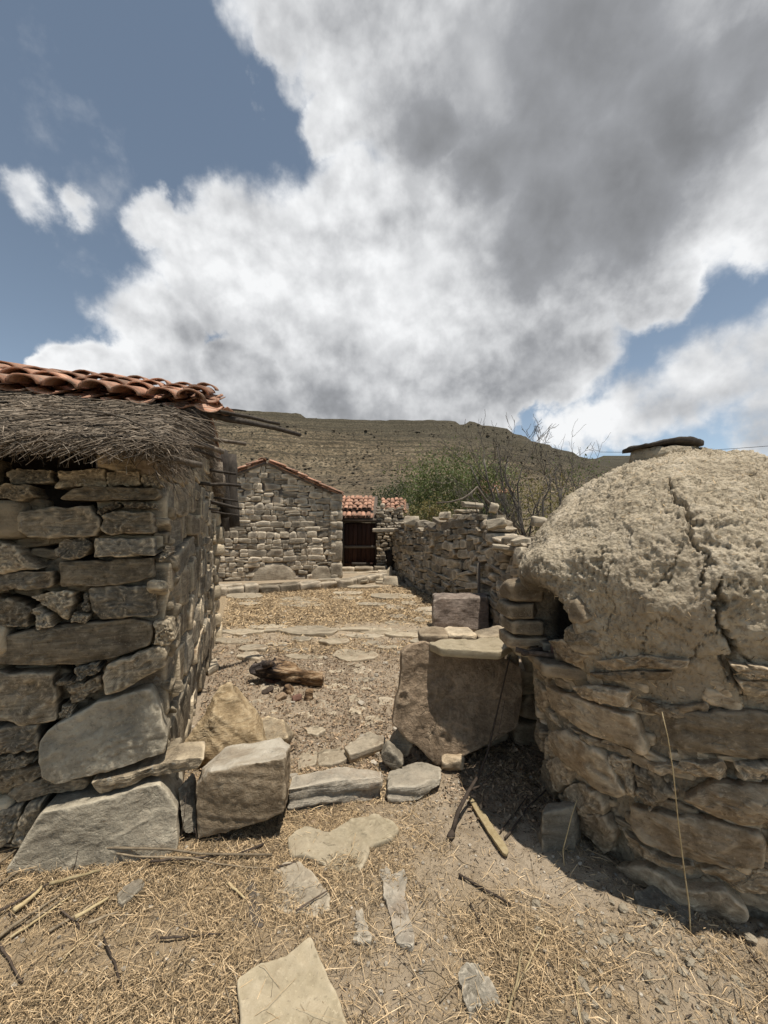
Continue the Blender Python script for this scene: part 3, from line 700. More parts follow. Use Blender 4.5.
# small packing stones deep in the joints
R_ = np.random.RandomState(77)
for _ in range(240):
    a, z = R_.uniform(a_l, .0), R_.uniform(.05, 1.72)
    rock(mbF, hut(a, R_.uniform(.14, .19), z), (HR[0], HR[1], 0), (0, 0, 1), (-HB[0], -HB[1], 0), (R_.uniform(.06, .16), R_.uniform(.03, .09), .1), R_.randint(1 << 30), 6, 9, 7, .1, R_.normal() * .25, .03)
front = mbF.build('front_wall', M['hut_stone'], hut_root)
fs = mbS.build('foundation_slab', M['slab_grey'], hut_root); fs['label'] = 'two big smooth grey slabs at the foot of the front wall'
mb = MB()
def fmS(s, z, o): return hut(o - .0, s, z)
ztop = lambda b: 1.94 + .29 * min(b, 4.15 - b)
wall_fill(mb, fmS, 4.15, ztop, (.12, .30), (.30, .8), .33, 15, 14, s0=.10, jit=.022, tilt=.07, amp=.06, cuts=5, k=18, wave=.05)
R_ = np.random.RandomState(5)
for _ in range(40):
    b, z = R_.uniform(.03, 4.1), R_.uniform(0, 2.5)
    if z > ztop(b) - .05: continue
    rock(mb, hut(R_.uniform(-.06, -.03), b, z), (HB[0], HB[1], 0), (0, 0, 1), (HR[0], HR[1], 0), (R_.uniform(.05, .13), R_.uniform(.04, .1), .09), R_.randint(1 << 30), 5, 6, 6, .1, R_.normal() * .4)
# standing quoin splinters at the corner foot
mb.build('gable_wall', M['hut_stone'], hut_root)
mb = MB()
def core(a0, a1, b0, b1): 
    n = 24
    for k in range(n):
        b_0, b_1 = b0 + (b1 - b0) * k / n, b0 + (b1 - b0) * (k + 1) / n
        prism(mb, [(b_0, 0), (b_1, 0), (b_1, ztop(b_1) - .03), (b_0, ztop(b_0) - .03)], a0, a1, lambda a, b, z: hut(a, b, z))
core(-4.0, -.09, .2, 4.05)
mb.build('wall_fill', M['core'], hut_root)
# back wall
mb = MB(); wall_fill(mb, lambda s, z, o: hut(-s, 4.1 + o, z), 3.8, lambda s: 1.9, (.14, .26), (.25, .6), .3, 25, 4); mb.build('back_wall', M['hut_stone'], hut_root)
# tiles: front slope rows from the eave to the ridge
pit = math.atan(.38); vB = np.array([HB[0] * math.cos(pit), HB[1] * math.cos(pit), math.sin(pit)]); nR = np.array([-HB[0] * math.sin(pit), -HB[1] * math.sin(pit), math.cos(pit)])
mb = MB(); R3 = np.array([HR[0], HR[1], 0])
tile_rows(mb, hut(-3.55, .17, 2.275), R3, vB, nR, 25, 4, .152, .40, 31, 1.0, .74, 9)
p2 = math.atan(.18); tile_rows(mb, hut(-3.55, 1.3, 2.62), R3, np.array([HB[0] * math.cos(p2), HB[1] * math.cos(p2), math.sin(p2)]), np.array([-HB[0] * math.sin(p2), -HB[1] * math.sin(p2), math.cos(p2)]), 25, 3, .152, .44, 32, 1.1, .72, 6)
bR = np.array([-HB[0] * math.cos(pit), -HB[1] * math.cos(pit), math.sin(pit)]); nR2 = np.array([HB[0] * math.sin(pit), HB[1] * math.sin(pit), math.cos(pit)])
tile_rows(mb, hut(.0, 4.0, 2.20), -R3, bR, nR2, 19, 5, .196, .46, 33, 1.2, .83, 6)
for i in range(10):                                                    # ridge tiles laid along the top
    p = hut(-.02 - i * .36 - .12, 1.97, 2.76); 
    tile_rows(mb, p, np.array([HB[0], HB[1], 0]), -R3, np.array([0, 0, 1.]), 1, 1, .23, .42, 60 + i, .8, .8, 8, pans=False)
mb.build('tile_roof', M['tile'], hut_root)
# roof deck under the tiles, so no light leaks through
mb = MB(); prism(mb, [(.12, 2.2), (1.25, 2.58), (1.25, 2.48), (.12, 2.1)], -3.8, .05, lambda a, b, z: hut(a, b, z)); prism(mb, [(1.25, 2.58), (2.1, 2.74), (2.1, 2.62), (1.25, 2.48)], -3.8, .05, lambda a, b, z: hut(a, b, z)); prism(mb, [(2.1, 2.74), (4.1, 2.2), (4.1, 2.1), (2.1, 2.62)], -3.8, .05, lambda a, b, z: hut(a, b, z))
mb.build('mud_bedding', M['core'], hut_root)
# brush thatch under the tiles: body and loose strands
mb = MB()
ring = [(-.28, 1.955), (-.24, 2.01), (-.05, 2.15), (.24, 2.26), (.24, 2.12), (.02, 2.0), (-.14, 1.945)]
prism(mb, ring, -3.7, .05, lambda a, b, z: hut(a, b, z))
ring2 = [(4.46, 1.90), (4.42, 1.98), (4.2, 2.14), (3.96, 2.27), (3.96, 2.1), (4.2, 1.93), (4.3, 1.80)]
prism(mb, ring2[::-1], -3.7, .14, lambda a, b, z: hut(a, b, z))
for i in range(40):                                                   # gable rakes
    b0, b1 = -.05 + i * .105, .07 + i * .105; zt = lambda b: 2.2 + .28 * (min(b, 4.2 - b) - .15)
    lo = .25 + .05 * math.sin(i * 2.1)
    prism(mb, [(b0, zt(b0) - lo), (b1, zt(b1) - lo), (b1, zt(b1)), (b0, zt(b0))], -.12, .03 + .02 * math.sin(i * 1.3) + (.08 if i > 30 else 0), lambda a, b, z: hut(a, b, z))
R_ = np.random.RandomState(9)
ST = []
def strand(p, d, L, r, droop): ST.append((p[0], p[1], p[2], d[0], d[1], d[2], L, r, droop))
def strands_build(mb):
    A = np.array(ST); n = len(A); p, d, L, r, dr = A[:, :3], A[:, 3:6], A[:, 6], A[:, 7], A[:, 8]; d = d / np.linalg.norm(d, axis=1, keepdims=True)
    t = np.linspace(0, 1, 4); P = p[:, None] + d[:, None] * (L[:, None] * t)[..., None]; P[..., 2] -= (dr * L)[:, None] * t ** 2
    P[:, 1:] += R_.normal(size=(n, 3, 3)) * .006
    ref = np.tile([0., 0, 1.], (n, 1)); ref[np.abs(d[:, 2]) > .8] = (1, 0, 0)
    a = np.cross(d, ref); a /= np.linalg.norm(a, axis=1, keepdims=True); b = np.cross(a, d)
    an = np.arange(3) / 3 * 2 * math.pi; ring = np.cos(an)[None, :, None] * a[:, None] + np.sin(an)[None, :, None] * b[:, None]
    V = P[:, :, None] + ring[:, None] * (r[:, None] * np.linspace(1, .5, 4))[..., None, None]
    base_ = []
    for q in range(3):
        for k in range(3): base_.append((q * 3 + k, q * 3 + (k + 1) % 3, (q + 1) * 3 + (k + 1) % 3, (q + 1) * 3 + k))
    mb.add(V.reshape(-1, 3), (np.arange(n)[:, None, None] * 12 + np.array(base_)[None]).reshape(-1, 4), rnd=np.repeat(R_.rand(n), 12))
B3 = np.array([HB[0], HB[1], 0])
for _ in range(10500):
    e = R_.rand() ** .8; a = R_.uniform(-2.3, .06) 
    b = .22 - .51 * e; z = 2.275 - .31 * e ** 1.12 + R_.uniform(-.012, .035)
    sgn = -1 if R_.rand() < .82 else 1
    d = R3 * sgn * R_.uniform(.8, 1.5) + (-B3 * .75 - np.array([0, 0, .62])) * R_.uniform(.2, .75) + nR * R_.uniform(-.12, .16)
    strand(hut(a, b, z), d, R_.uniform(.10, .42 - .24 * e), R_.uniform(.0012, .0036) * (1.7 if R_.rand() < .1 else 1), R_.uniform(0, .35))
for _ in range(2600):                                                  # ragged fringe along the eave
    a = R_.uniform(-2.3, .1); b = R_.uniform(-.31, -.13)
    d = np.array([0, 0, -1.]) * R_.uniform(.1, 1.) - B3 * R_.uniform(-.1, .5) + R3 * R_.normal() * .9
    strand(hut(a, b, 1.955 + (b + .29) * .1 + R_.uniform(-.02, .06)), d, R_.uniform(.02, .11), R_.uniform(.001, .0028), .1)
for _ in range(2600):                                                  # frayed gable ends
    b = R_.uniform(-.25, 4.4); zt = 2.17 + .28 * (min(b, 4.2 - b) - .15)
    d = R3 * R_.uniform(.1, 1.) + np.array([0, 0, -1.]) * R_.uniform(.0, 1.1) + B3 * R_.normal() * .5
    strand(hut(R_.uniform(-.04, .05), b, zt - R_.uniform(.0, .24)), d, R_.uniform(.04, .14), R_.uniform(.0012, .003), .2)
strands_build(mb); mb.build('thatch', M['thatch'], hut_root)
# roof poles sticking out of the gable
for (b, px0, py0, px1, py1, r, mat) in [(-.2, 152, 458, 202, 465, .030, 'wood'), (.35, 186, 441, 224, 452, .030, 'wood'), (.75, 196, 438, 246, 444, .028, 'wood'), (.5, 200, 452, 221, 459, .014, 'darkwood'),
        (1.7, 192, 483, 241, 486, .030, 'darkwood'), (2.4, 200, 507, 218, 510, .03, 'wood'), (2.7, 214, 503, 242, 509, .035, 'darkwood'), (3.0, 214, 512, 242, 516, .02, 'darkwood'), (3.3, 216, 498, 238, 501, .026, 'darkwood'),
        (2.0, 226, 418, 300, 435, .05, 'darkwood'), (1.5, 222, 412, 280, 424, .03, 'darkwood'), (2.25, 226, 416, 262, 424, .035, 'darkwood'), (2.2, 222, 408, 246, 411, .016, 'darkwood'), (2.6, 208, 470, 236, 474, .03, 'darkwood')]:
    p, q = hut_pt(px0, py0, b), hut_pt(px1, py1, b + (.5 if px1 > 290 else 0)); mb = MB()
    p = p - (q - p) * .35
    tube(mb, bent(p, q, 8, 0, .02, int(px1 + py1)), r * .78, r * .6, 8, wob=.004, seed=int(py0), flat=.8)
    mb.build('roof_pole', M[mat], hut_root)
mb = MB()   # long thin cane lying over the thatch
tube(mb, bent(hut_front(98, 429) and hut(hut_front(98, 429)[0], -.2, 2.13), hut(.12, -.28, 1.93), 8, .05, .02, 3), .005, .004, 6)
mb.build('thatch_cane', M['wood'], hut_root)
# dark boarding under the far corner of the roof
mb = MB()
for (a, b, z0, z1, w) in [(.08, 4.12, 1.55, 2.75, .2), (.22, 4.2, 1.62, 2.7, .2), (.14, 3.9, 1.75, 2.7, .12)]:
    tube(mb, bent(hut(a, b, z0), hut(a - .03, b, z1), 6, 0, .015, int(z1 * 100)), w / 2, w / 2.3, 8, wob=.02)
mb.build('corner_post', M['darkwood'], hut_root)
# ------------------------------------------------------------------ the mud oven on the right
OC = np.array([1.763, 2.365])
PZ = np.array([-.15, 0, .2, .5, .8, .95, 1.1, 1.3, 1.5, 1.65, 1.8, 1.93, 2.02, 2.055])
PR = np.array([.76, .755, .785, .825, .85, .865, .915, .935, .885, .785, .625, .44, .24, .0])
# smooth the profile, parameterised by arc length
_t = np.r_[0, np.cumsum(np.hypot(np.diff(PZ), np.diff(PR)))]
_ts = np.linspace(0, _t[-1], 400); _z = np.interp(_ts, _t, PZ); _r = np.interp(_ts, _t, PR)
for _ in range(60):
    _z[1:-1] = .25 * _z[:-2] + .5 * _z[1:-1] + .25 * _z[2:]; _r[1:-1] = .25 * _r[:-2] + .5 * _r[1:-1] + .25 * _r[2:]
def prof(z): return np.interp(z, _z, _r)
def oven_hit(px, py):
    d = np.array([(px - 384) / F, 1., (HZ - py) / F]); t = np.arange(1.2, 4.2, .002)[:, None]; P = d * t + np.array([0, 0, EYE])
    ins = np.hypot(P[:, 0] - OC[0], P[:, 1] - OC[1]) < prof(P[:, 2])
    if not ins.any(): i = int(np.argmin(np.hypot(P[:, 0] - OC[0], P[:, 1] - OC[1]) - prof(P[:, 2])))
    else: i = int(np.argmax(ins))
    p = P[i]; return math.atan2(p[1] - OC[1], p[0] - OC[0]) % (2 * math.pi), p[2]
def oven_pt(ang, z, out=0.):
    r = prof(z) + out; return np.stack([OC[0] + r * np.cos(ang), OC[1] + r * np.sin(ang), z + 0 * ang], -1)
oven = thing('mud_oven', (OC[0], OC[1], 0), 'big domed straw mud oven on a round stone base, its side cracked', 'oven')
CR1 = [oven_hit(*p) for p in [(667, 479), (674, 495), (690, 514), (688, 530), (691, 541), (709, 553), (704, 572), (699, 584)]]
CR2 = [oven_hit(*p) for p in [(722, 578), (719, 590), (719, 605), (717, 618), (723, 633), (729, 645), (733, 656), (726, 664), (735, 676), (738, 689), (746, 701)]]
CR3 = [oven_hit(*p) for p in [(733, 656), (748, 667), (768, 672)]]
CR4 = [oven_hit(*p) for p in [(641, 655), (642, 632), (664, 616), (688, 632)]]
CR5 = [oven_hit(*p) for p in [(586, 640), (600, 652), (632, 660), (668, 672)]]
a_v = np.linspace(rad(168), rad(335), 620); a_h = np.linspace(rad(335), rad(528), 150)[1:-1]
AA = np.r_[a_v, a_h]; NA = len(AA)
ti = np.linspace(0, _ts[-1], 330); ZP = np.interp(ti, _ts, _z); RP = np.interp(ti, _ts, _r); NZ = len(ti)
dz, dr = np.gradient(ZP), np.gradient(RP); ln = np.hypot(dz, dr); NRr, NRz = dz / ln, -dr / ln
A2, Z2 = np.meshgrid(AA, ZP, indexing='ij'); R2 = np.repeat(RP[None], NA, 0)
base = np.stack([np.cos(A2) * R2, np.sin(A2) * R2, Z2], -1).reshape(-1, 3)
zf, af, rf = base[:, 2], A2.ravel(), R2.ravel()
pat = sstep(-.45, .35, fbm(base * 3.1 + 4, 3, 151))
up = sstep(1.02, 1.25, zf + fbm(base * 2.5, 2, 5) * .12)
cl = fbm(base * 8, 3, 101); lump = .7 * np.abs(noise(base * 15, 103)) + .7 * np.abs(noise(base * 31 + 3, 104)) + .5 * np.abs(noise(base * 58, 105))
pit_ = np.clip(fbm(base * 16, 3, 111), 0, 1)
h = up * (.35 + .75 * pat) * (cl * .012 + (.45 - lump) * .010 - pit_ ** 2 * .004 + (.3 - np.abs(noise(base * 85, 106))) * .006) + (1 - up) * (cl * .012 + (.42 - lump) * .010)
ch1, cg1 = cells(base * 24 + fbm(base * 30, 2, 141)[:, None] * .5, 120); ch2, cg2 = cells(base * 52 + fbm(base * 50, 2, 142)[:, None] * .4, 130)
h = h + (.3 + .7 * up * (.4 + .8 * pat)) * (ch1 * .0065 * sstep(0, .25, cg1) + ch2 * .0058 * sstep(0, .3, cg2))
h = h + .085 * np.exp(-((af - rad(187)) / .24) ** 2) * np.exp(-((zf - 1.40) / .12) ** 2)
h = h + fbm(base * 2.2, 3, 107) * .02
h = h + up * terrace(fbm(base * 5 + 9, 3, 115) * .03, .013) * .7 + fbm(base * 70, 2, 117) * .0028
h = h - .028 * sstep(.93, .78, zf)                                    # base stones stand proud of the mud
def groove(path, wid, dep):
    P = np.array(path); s = np.stack([af * .85, zf], 1); best = np.full(len(s), 9.)
    P = np.c_[P[:, 0] * .85, P[:, 1]]
    s = s + np.stack([fbm(base * 26, 4, 201, .62), fbm(base * 26 + 5, 4, 202, .62)], 1) * .014
    for p, q in zip(P[:-1], P[1:]):
        d = q - p; t = np.clip(((s - p) @ d) / (d @ d), 0, 1); best = np.minimum(best, np.linalg.norm(s - p - t[:, None] * d, axis=1))
    w = wid * (.55 + .9 * np.clip(fbm(base * 6, 2, 203) + .5, 0, 1))
    return -dep * sstep(1.25, .5, best / w)
CR6 = [oven_hit(*p) for p in [(691, 541), (676, 554), (668, 575), (652, 590)]]
CR7 = [oven_hit(*p) for p in [(723, 633), (708, 638), (699, 655), (684, 664)]]
CR8 = [oven_hit(*p) for p in [(720, 584), (734, 583), (748, 596)]]
CR9 = [oven_hit(*p) for p in [(612, 560), (604, 588), (612, 612), (604, 634)]]
h = h + groove(CR6, .0035, .014) + groove(CR7, .0035, .016) + groove(CR8, .0035, .016) + groove(CR9, .0035, .010)
h = h + groove(CR1, .006, .028) + groove(CR2, .011, .07) + groove(CR3, .007, .03) + groove(CR4, .006, .012) + groove(CR5, .006, .012)
# slab of mud that has slipped a little right of the crack
# mouth, facing left
MA, MZ0, MZ1, MH = rad(188.5), .90, 1.285, rad(14)
da = (af - MA) / MH; zz = (zf - MZ0) / (MZ1 - MZ0)
arch = np.maximum(np.abs(da), np.where(zz > .45, np.hypot(da, (zz - .45) / .55), np.abs(da))); arch = np.where(zz < 0, 2, arch)
arch = arch + fbm(base * 14, 2, 109) * .06
m_in = sstep(1.04, .96, arch) * (zf > MZ0)
rim = np.exp(-((arch - 1.25) / .22) ** 2) * (zz > -.1)
h = h + rim * .022
nx3 = np.stack([np.cos(af) * np.repeat(NRr[None], NA, 0).ravel(), np.sin(af) * np.repeat(NRr[None], NA, 0).ravel(), np.repeat(NRz[None], NA, 0).ravel()], -1)
Vv = base + nx3 * (h * (1 - m_in))[:, None]
rad_now = np.hypot(Vv[:, 0], Vv[:, 1]); k = (rad_now * (1 - m_in) + .22 * m_in) / np.maximum(rad_now, 1e-4)
Vv[:, 0] *= k; Vv[:, 1] *= k
Vv[:, :2] += OC
idx = np.arange(NA * NZ).reshape(NA, NZ); nxi = np.roll(idx, -1, 0)
OQ = np.stack([idx[:, :-1], nxi[:, :-1], nxi[:, 1:], idx[:, 1:]], -1).reshape(-1, 4)
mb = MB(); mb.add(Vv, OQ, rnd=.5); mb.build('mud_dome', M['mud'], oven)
R_ = np.random.RandomState(17); ii = R_.choice(np.nonzero((zf > .8) & (af < rad(335)) & (m_in < .1))[0], 2600)     # chopped straw showing in the mud
P0 = Vv[ii]; Nn = nx3[ii]; tg = np.cross(Nn, R_.normal(size=Nn.shape)); tg /= np.linalg.norm(tg, axis=1, keepdims=True); sd_ = np.cross(Nn, tg); Ls = R_.uniform(.006, .026, (len(ii), 1)); ws = R_.uniform(.0006, .0015, (len(ii), 1))
tg = tg + Nn * R_.uniform(-.15, .35, (len(ii), 1)); P0 = P0 + Nn * .0015
mb = MB(); V = np.stack([P0 - sd_ * ws, P0 + sd_ * ws, P0 + tg * Ls + sd_ * ws, P0 + tg * Ls - sd_ * ws], 1).reshape(-1, 3); mb.add(V, np.arange(len(V)).reshape(-1, 4), rnd=np.repeat(R_.rand(len(ii)), 4))
so = mb.build('chopped_straw', M['straw'], oven, smooth=False); so['kind'] = 'stuff'
OST = [
 [(550,685),(575,696),(607,707),(637,713),(651,751),(646,753),(607,738),(582,727),(553,707)],
 [(556,731),(573,729),(602,747),(629,791),(622,795),(604,789),(580,771),(558,755)],
 [(607,753),(631,758),(637,795),(629,793)], [(571,726),(607,740),(645,754),(629,756),(598,746)],
 [(567,789),(580,782),(598,789),(610,804),(609,815),(597,819),(575,806)],
 [(555,758),(564,757),(576,767),(576,784),(565,791),(556,782)], [(535,716),(547,733),(547,752),(536,737)], [(547,735),(556,740),(556,757),(549,752)],
 [(634,766),(652,767),(675,795),(652,808),(639,793)], [(648,762),(720,760),(729,768),(720,776),(670,773),(650,768)],
 [(658,716),(715,708),(800,712),(800,757),(712,753),(662,745)],
 [(681,799),(716,780),(800,784),(800,818),(741,822),(716,814),(695,803)], [(733,762),(800,757),(800,776),(737,774)],
 [(631,805),(666,812),(720,820),(762,830),(764,864),(741,864),(677,855),(641,837),(631,824)],
 [(624,826),(633,835),(660,853),(693,864),(691,875),(650,855),(633,843)],
 [(616,864),(644,859),(680,877),(724,886),(745,901),(746,910),(730,916),(665,895),(629,880)],
 [(611,812),(619,827),(616,850),(604,852),(579,824),(573,809)], [(700,866),(800,866),(800,890),(742,892),(706,876)],
 [(590,672),(640,670),(672,671),(670,679),(628,681),(600,678)], [(580,686),(600,684),(631,690),(632,705),(600,703),(583,695)],
 [(632,696),(677,706),(708,702),(710,717),(697,722),(646,713)], [(727,662),(800,666),(800,676),(746,676),(730,668)],
 [(739,680),(800,682),(800,697),(745,694)], [(550,640),(566,640),(590,655),(580,664),(556,660)],
 [(566,624),(598,633),(600,650),(586,658),(567,651)], [(526,690),(536,676),(546,690),(545,712),(532,712)], [(536,660),(552,668),(548,684),(536,676)],
 [(540,757),(552,762),(560,790),(556,800),(545,790)], [(770,800),(800,800),(800,870),(768,850)], [(600,660),(640,655),(690,660),(688,667),(610,669)],
]
mbs = MB()
for i, pl in enumerate(OST):
    H = [oven_hit(*p) for p in pl]; P = np.array(H); a0 = P[:, 0].mean(); ss = np.c_[(P[:, 0] - a0) * .82, P[:, 1]]
    R_ = np.random.RandomState(i + 40); o = R_.uniform(.008, .04) + (.035 if i in (15,) else 0) + (.02 if i in (8, 0, 1) else 0) - (.012 if i in (10, 20, 24) else 0); tl = R_.uniform(-.1, .12); zc = P[:, 1].mean()
    size = min(np.ptp(ss[:, 0]), np.ptp(ss[:, 1]))
    def fm(s, t, out, a0=a0, o=o, tl=tl, zc=zc):
        an = a0 + s / .82; r = prof(t) + out + o - (t - zc) * tl; return np.stack([OC[0] + r * np.cos(an), OC[1] + r * np.sin(an), t], -1)
    slab(mbs, ss, .10, fm, i + 70, bevel=min(.018, size * .2), relief=.012, M=84, rings=14, jit=.010, bulge=size * .05, step=.006)
R_ = np.random.RandomState(3)
for _ in range(300):                                                   # clods and small stones pressed in the mud of the base
    an = R_.uniform(rad(180), rad(335)); z = R_.uniform(.02, .98)
    p = oven_pt(np.array(an), z, R_.uniform(-.075, -.05)); n = np.array([math.cos(an), math.sin(an), 0])
    rock(mbs, p, np.cross([0, 0, 1.], n), (0, 0, 1), n, (R_.uniform(.04, .17), R_.uniform(.02, .07), .1), R_.randint(1 << 30), 7, 5, 6, .12, R_.normal() * .15)
# stones on the unseen back half
wall_fill(mbs, lambda s, z, o: oven_pt(rad(-25) + s / .8, z, o), 2.7, lambda s: .85, (.1, .2), (.2, .45), .12, 61, 5)
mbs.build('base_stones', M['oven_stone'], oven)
mb = MB()   # stones of the mouth: left jamb, right jamb, sill
ez = np.array([0, 0, 1.]); ex = np.array([1., 0, 0]); ey = np.array([0, -1., 0])
for (x, y, z, sx, sz, sd) in [(.83, 2.485, 1.225, .21, .12, 1), (.82, 2.49, 1.115, .22, .095, 2), (.835, 2.485, 1.02, .20, .095, 3), (.84, 2.49, .935, .24, .075, 4)]:
    rock(mb, (x, y, z), ex, ez, ey, (sx, sz, .24), sd + 900, 12, 6, 6, .07, (sd % 3 - 1) * .05)
mb.build('mouth_jamb', M['oven_stone'], oven); mb = MB()
for (an, z, w, hh, tl, sd) in [(204.5, 1.19, .15, .13, .45, 5), (206, 1.06, .16, .13, -.1, 6), (205.5, .95, .17, .09, 0, 7)]:
    n = np.array([math.cos(rad(an)), math.sin(rad(an)), 0]); rock(mb, oven_pt(np.array(rad(an)), z, -.085), np.cross(ez, n), ez, n, (w, hh, .2), sd + 910, 12, 5, 6, .08, tl)
mb.build('mouth_jamb', M['oven_stone'], oven)
mb = MB(); slab(mb, [(-.14, -.10), (.06, -.17), (.2, -.12), (.18, .2), (-.12, .22)], .06, lambda s, t, o: np.stack([.955 + s, 2.2 + t, .90 + o + 0 * s], 1), 5, .015, .006, 60, 8)
mb.build('mouth_sill', M['oven_stone'], oven)
# chimney cap
mb = MB(); cx_, cy_ = 1.62, 2.39
t = np.linspace(0, 2 * math.pi, 41)[:-1]
ringv = []
for (r, z) in [(.13, 1.96), (.16, 2.0), (.15, 2.055), (.1, 2.06)]: ringv.append(np.c_[cx_ + r * np.cos(t) * 1.05, cy_ + r * np.sin(t), np.full(40, z)])
V = np.concatenate(ringv); V += fbm(V * 16, 3, 5)[:, None] * .012; ii = np.arange(160).reshape(4, 40); nn_ = np.roll(ii, -1, 1)
mb.add(V, np.stack([ii[:-1], nn_[:-1], nn_[1:], ii[1:]], -1).reshape(-1, 4)); mb.build('chimney_collar', M['mud'], oven)
mb = MB(); slab(mb, [(-.18, -.12), (.02, -.16), (.17, -.11), (.18, .08), (.0, .16), (-.18, .1)], .026, lambda s, t, o: np.stack([cx_ + s, cy_ + t, 2.082 + o + .015 * np.cos(s * 9) + s * .02], 1), 8, .01, .006, 60, 8)
mb.build('chimney_lid', M['darkwood'], oven)

# ------------------------------------------------------------------ shelf, slab and stones in the middle
def loose(name, mat, label, cat, origin, fill, group=None):
    mb = MB(); fill(mb); return tag(mb.build(name, M[mat], origin=origin), label, cat, group)
def plane_map(c, r, u):
    c, r, u = (np.asarray(v, float) for v in (c, r, u)); r = r / np.linalg.norm(r); n = np.cross(r, u); n /= np.linalg.norm(n); u = np.cross(n, r)
    return (lambda s, t, o: c + s[:, None] * r + t[:, None] * u + o[:, None] * n), c, r, u, n
def px_plane(c, n, px, py):
    d = np.array([(px - 384) / F, 1., (HZ - py) / F]); o = np.array([0, 0, EYE]); return o + d * ((np.asarray(c) - o) @ n / (d @ n))
fm, c, r, u, n = plane_map((.42, 2.82, .42), (1., .10, 0.), (0, .22, 1.))
if n[1] > 0: n = -n
pl = [(402,652),(410,643),(425,641),(440,650),(470,655),(500,656),(521,668),(523,700),(519,728),(482,750),(437,767),(415,746),(391,725),(398,690)]
poly = [((q - c) @ r, (q - c) @ u) for q in (px_plane(c, n, *p) for p in pl)]
fmo = lambda s, t, o: c + s[:, None] * r + t[:, None] * u + o[:, None] * n
loose('leaning_slab', 'ochre', 'big angular ochre slab standing on edge under the oven shelf', 'slab', (.42, 2.82, 0), lambda mb: slab(mb, poly, .11, fmo, 4, .014, .014, 180, 34, .014, step=.005, rnd=.3, facet=.8))
def flat_px(pl, z, thick, seed, tilt=(0, 0), **kw):
    P = [G(px, py, z) for px, py in pl]; c = np.mean(P, 0)
    def fm(s, t, o): return np.stack([s, t, z + (s - c[0]) * tilt[0] + (t - c[1]) * tilt[1] + o], 1)
    return P, fm, c
def flat_thing(name, mat, label, cat, pl, z, thick, seed, tilt=(0, 0), group=None, M_=80, rings=12, **kw):
    P, fm, c = flat_px(pl, z, thick, seed, tilt)
    return loose(name, mat, label, cat, (c[0], c[1], z - thick), lambda mb: slab(mb, P, thick, fm, seed, M=M_, rings=rings, **kw), group)
flat_thing('shelf_slab', 'pale', 'thin pale slab lying flat as a shelf on the big ochre slab', 'slab', [(428,642),(470,638),(506,636),(514,643),(500,651),(462,650),(440,648)], .80, .055, 3, (.0, .0), bevel=.012, relief=.006)
flat_thing('shelf_slab', 'pale', 'short flat slab between the oven mouth and the shelf, with burnt bricks on it', 'slab', [(508,634),(546,630),(566,640),(548,650),(516,645)], .845, .07, 5, bevel=.012, relief=.006)
# masonry carrying the shelf, behind the slab
def pedestal(mb):
    R_ = np.random.RandomState(2)
    for lv, z in enumerate((.0, .19, .37, .55, .70)):
        for x in np.arange(.36, 1.08, .235):
            rock(mb, (x + R_.uniform(-.03, .03) + (lv % 2) * .07, 3.15 + R_.uniform(-.03, .03), z + .07), (1, .1, 0), (0, 0, 1), (0, -1, 0), (R_.uniform(.2, .28), .19 if z < .6 else .09, .26), R_.randint(1 << 30), 8, 6, 7, .08, R_.normal() * .08)
loose('shelf_support', 'oven_stone', 'rough stone pedestal behind the ochre slab carrying the oven shelf', 'pedestal', (.7, 3.0, 0), pedestal)
loose('grey_brick', 'blue_grey', 'grey brick lying inside the oven mouth', 'brick', (.95, 2.36, .9), lambda mb: rock(mb, (.98, 2.345, .93), (1, -.03, 0), (0, 0, 1), (0, -1, 0), (.17, .045, .1), 8, 8, 12, 2, .03))
loose('red_brick', 'brick', 'dark burnt brick at the lip of the oven mouth', 'brick', (1.0, 2.2, .9), lambda mb: rock(mb, (1.0, 2.22, .935), (1, -.1, 0), (0, 0, 1), (.1, -1, 0), (.15, .07, .1), 9, 8, 12, 2, .04))
loose('burnt_stick', 'stick', 'charred stick lying across the end of the oven shelf', 'stick', (.9, 2.2, .92), lambda mb: [tube(mb, bent((.74, 2.30, .915), (1.03, 2.12, .925), 6, 0, .03, 4), .016, .012, 8, wob=.006)])
loose('burnt_stick', 'stick', 'second charred stick, short and thick, in front of the grey brick', 'stick', (.9, 2.3, .9), lambda mb: [tube(mb, bent((.76, 2.24, .91), (.90, 2.33, .915), 5, 0, .03, 7), .013, .011, 8, wob=.006)])

# boulders: corner points -> hull
def P3(px, py, Y): return np.array(at(px, py, Y))
def boulder(name, mat, label, pts, voxel, seed, amp, freq, smooth=4, ledge=0., bed=(0, 0, 1), rnd=.5, cat='rock', group=None):
    A = np.array(pts); o = (A[:, 0].mean(), A[:, 1].mean(), max(0., A[:, 2].min()))
    return loose(name, mat, label, cat, o, lambda mb: hull_rock(mb, pts, voxel, seed, amp, freq, smooth, rnd, ledge, bed), group)
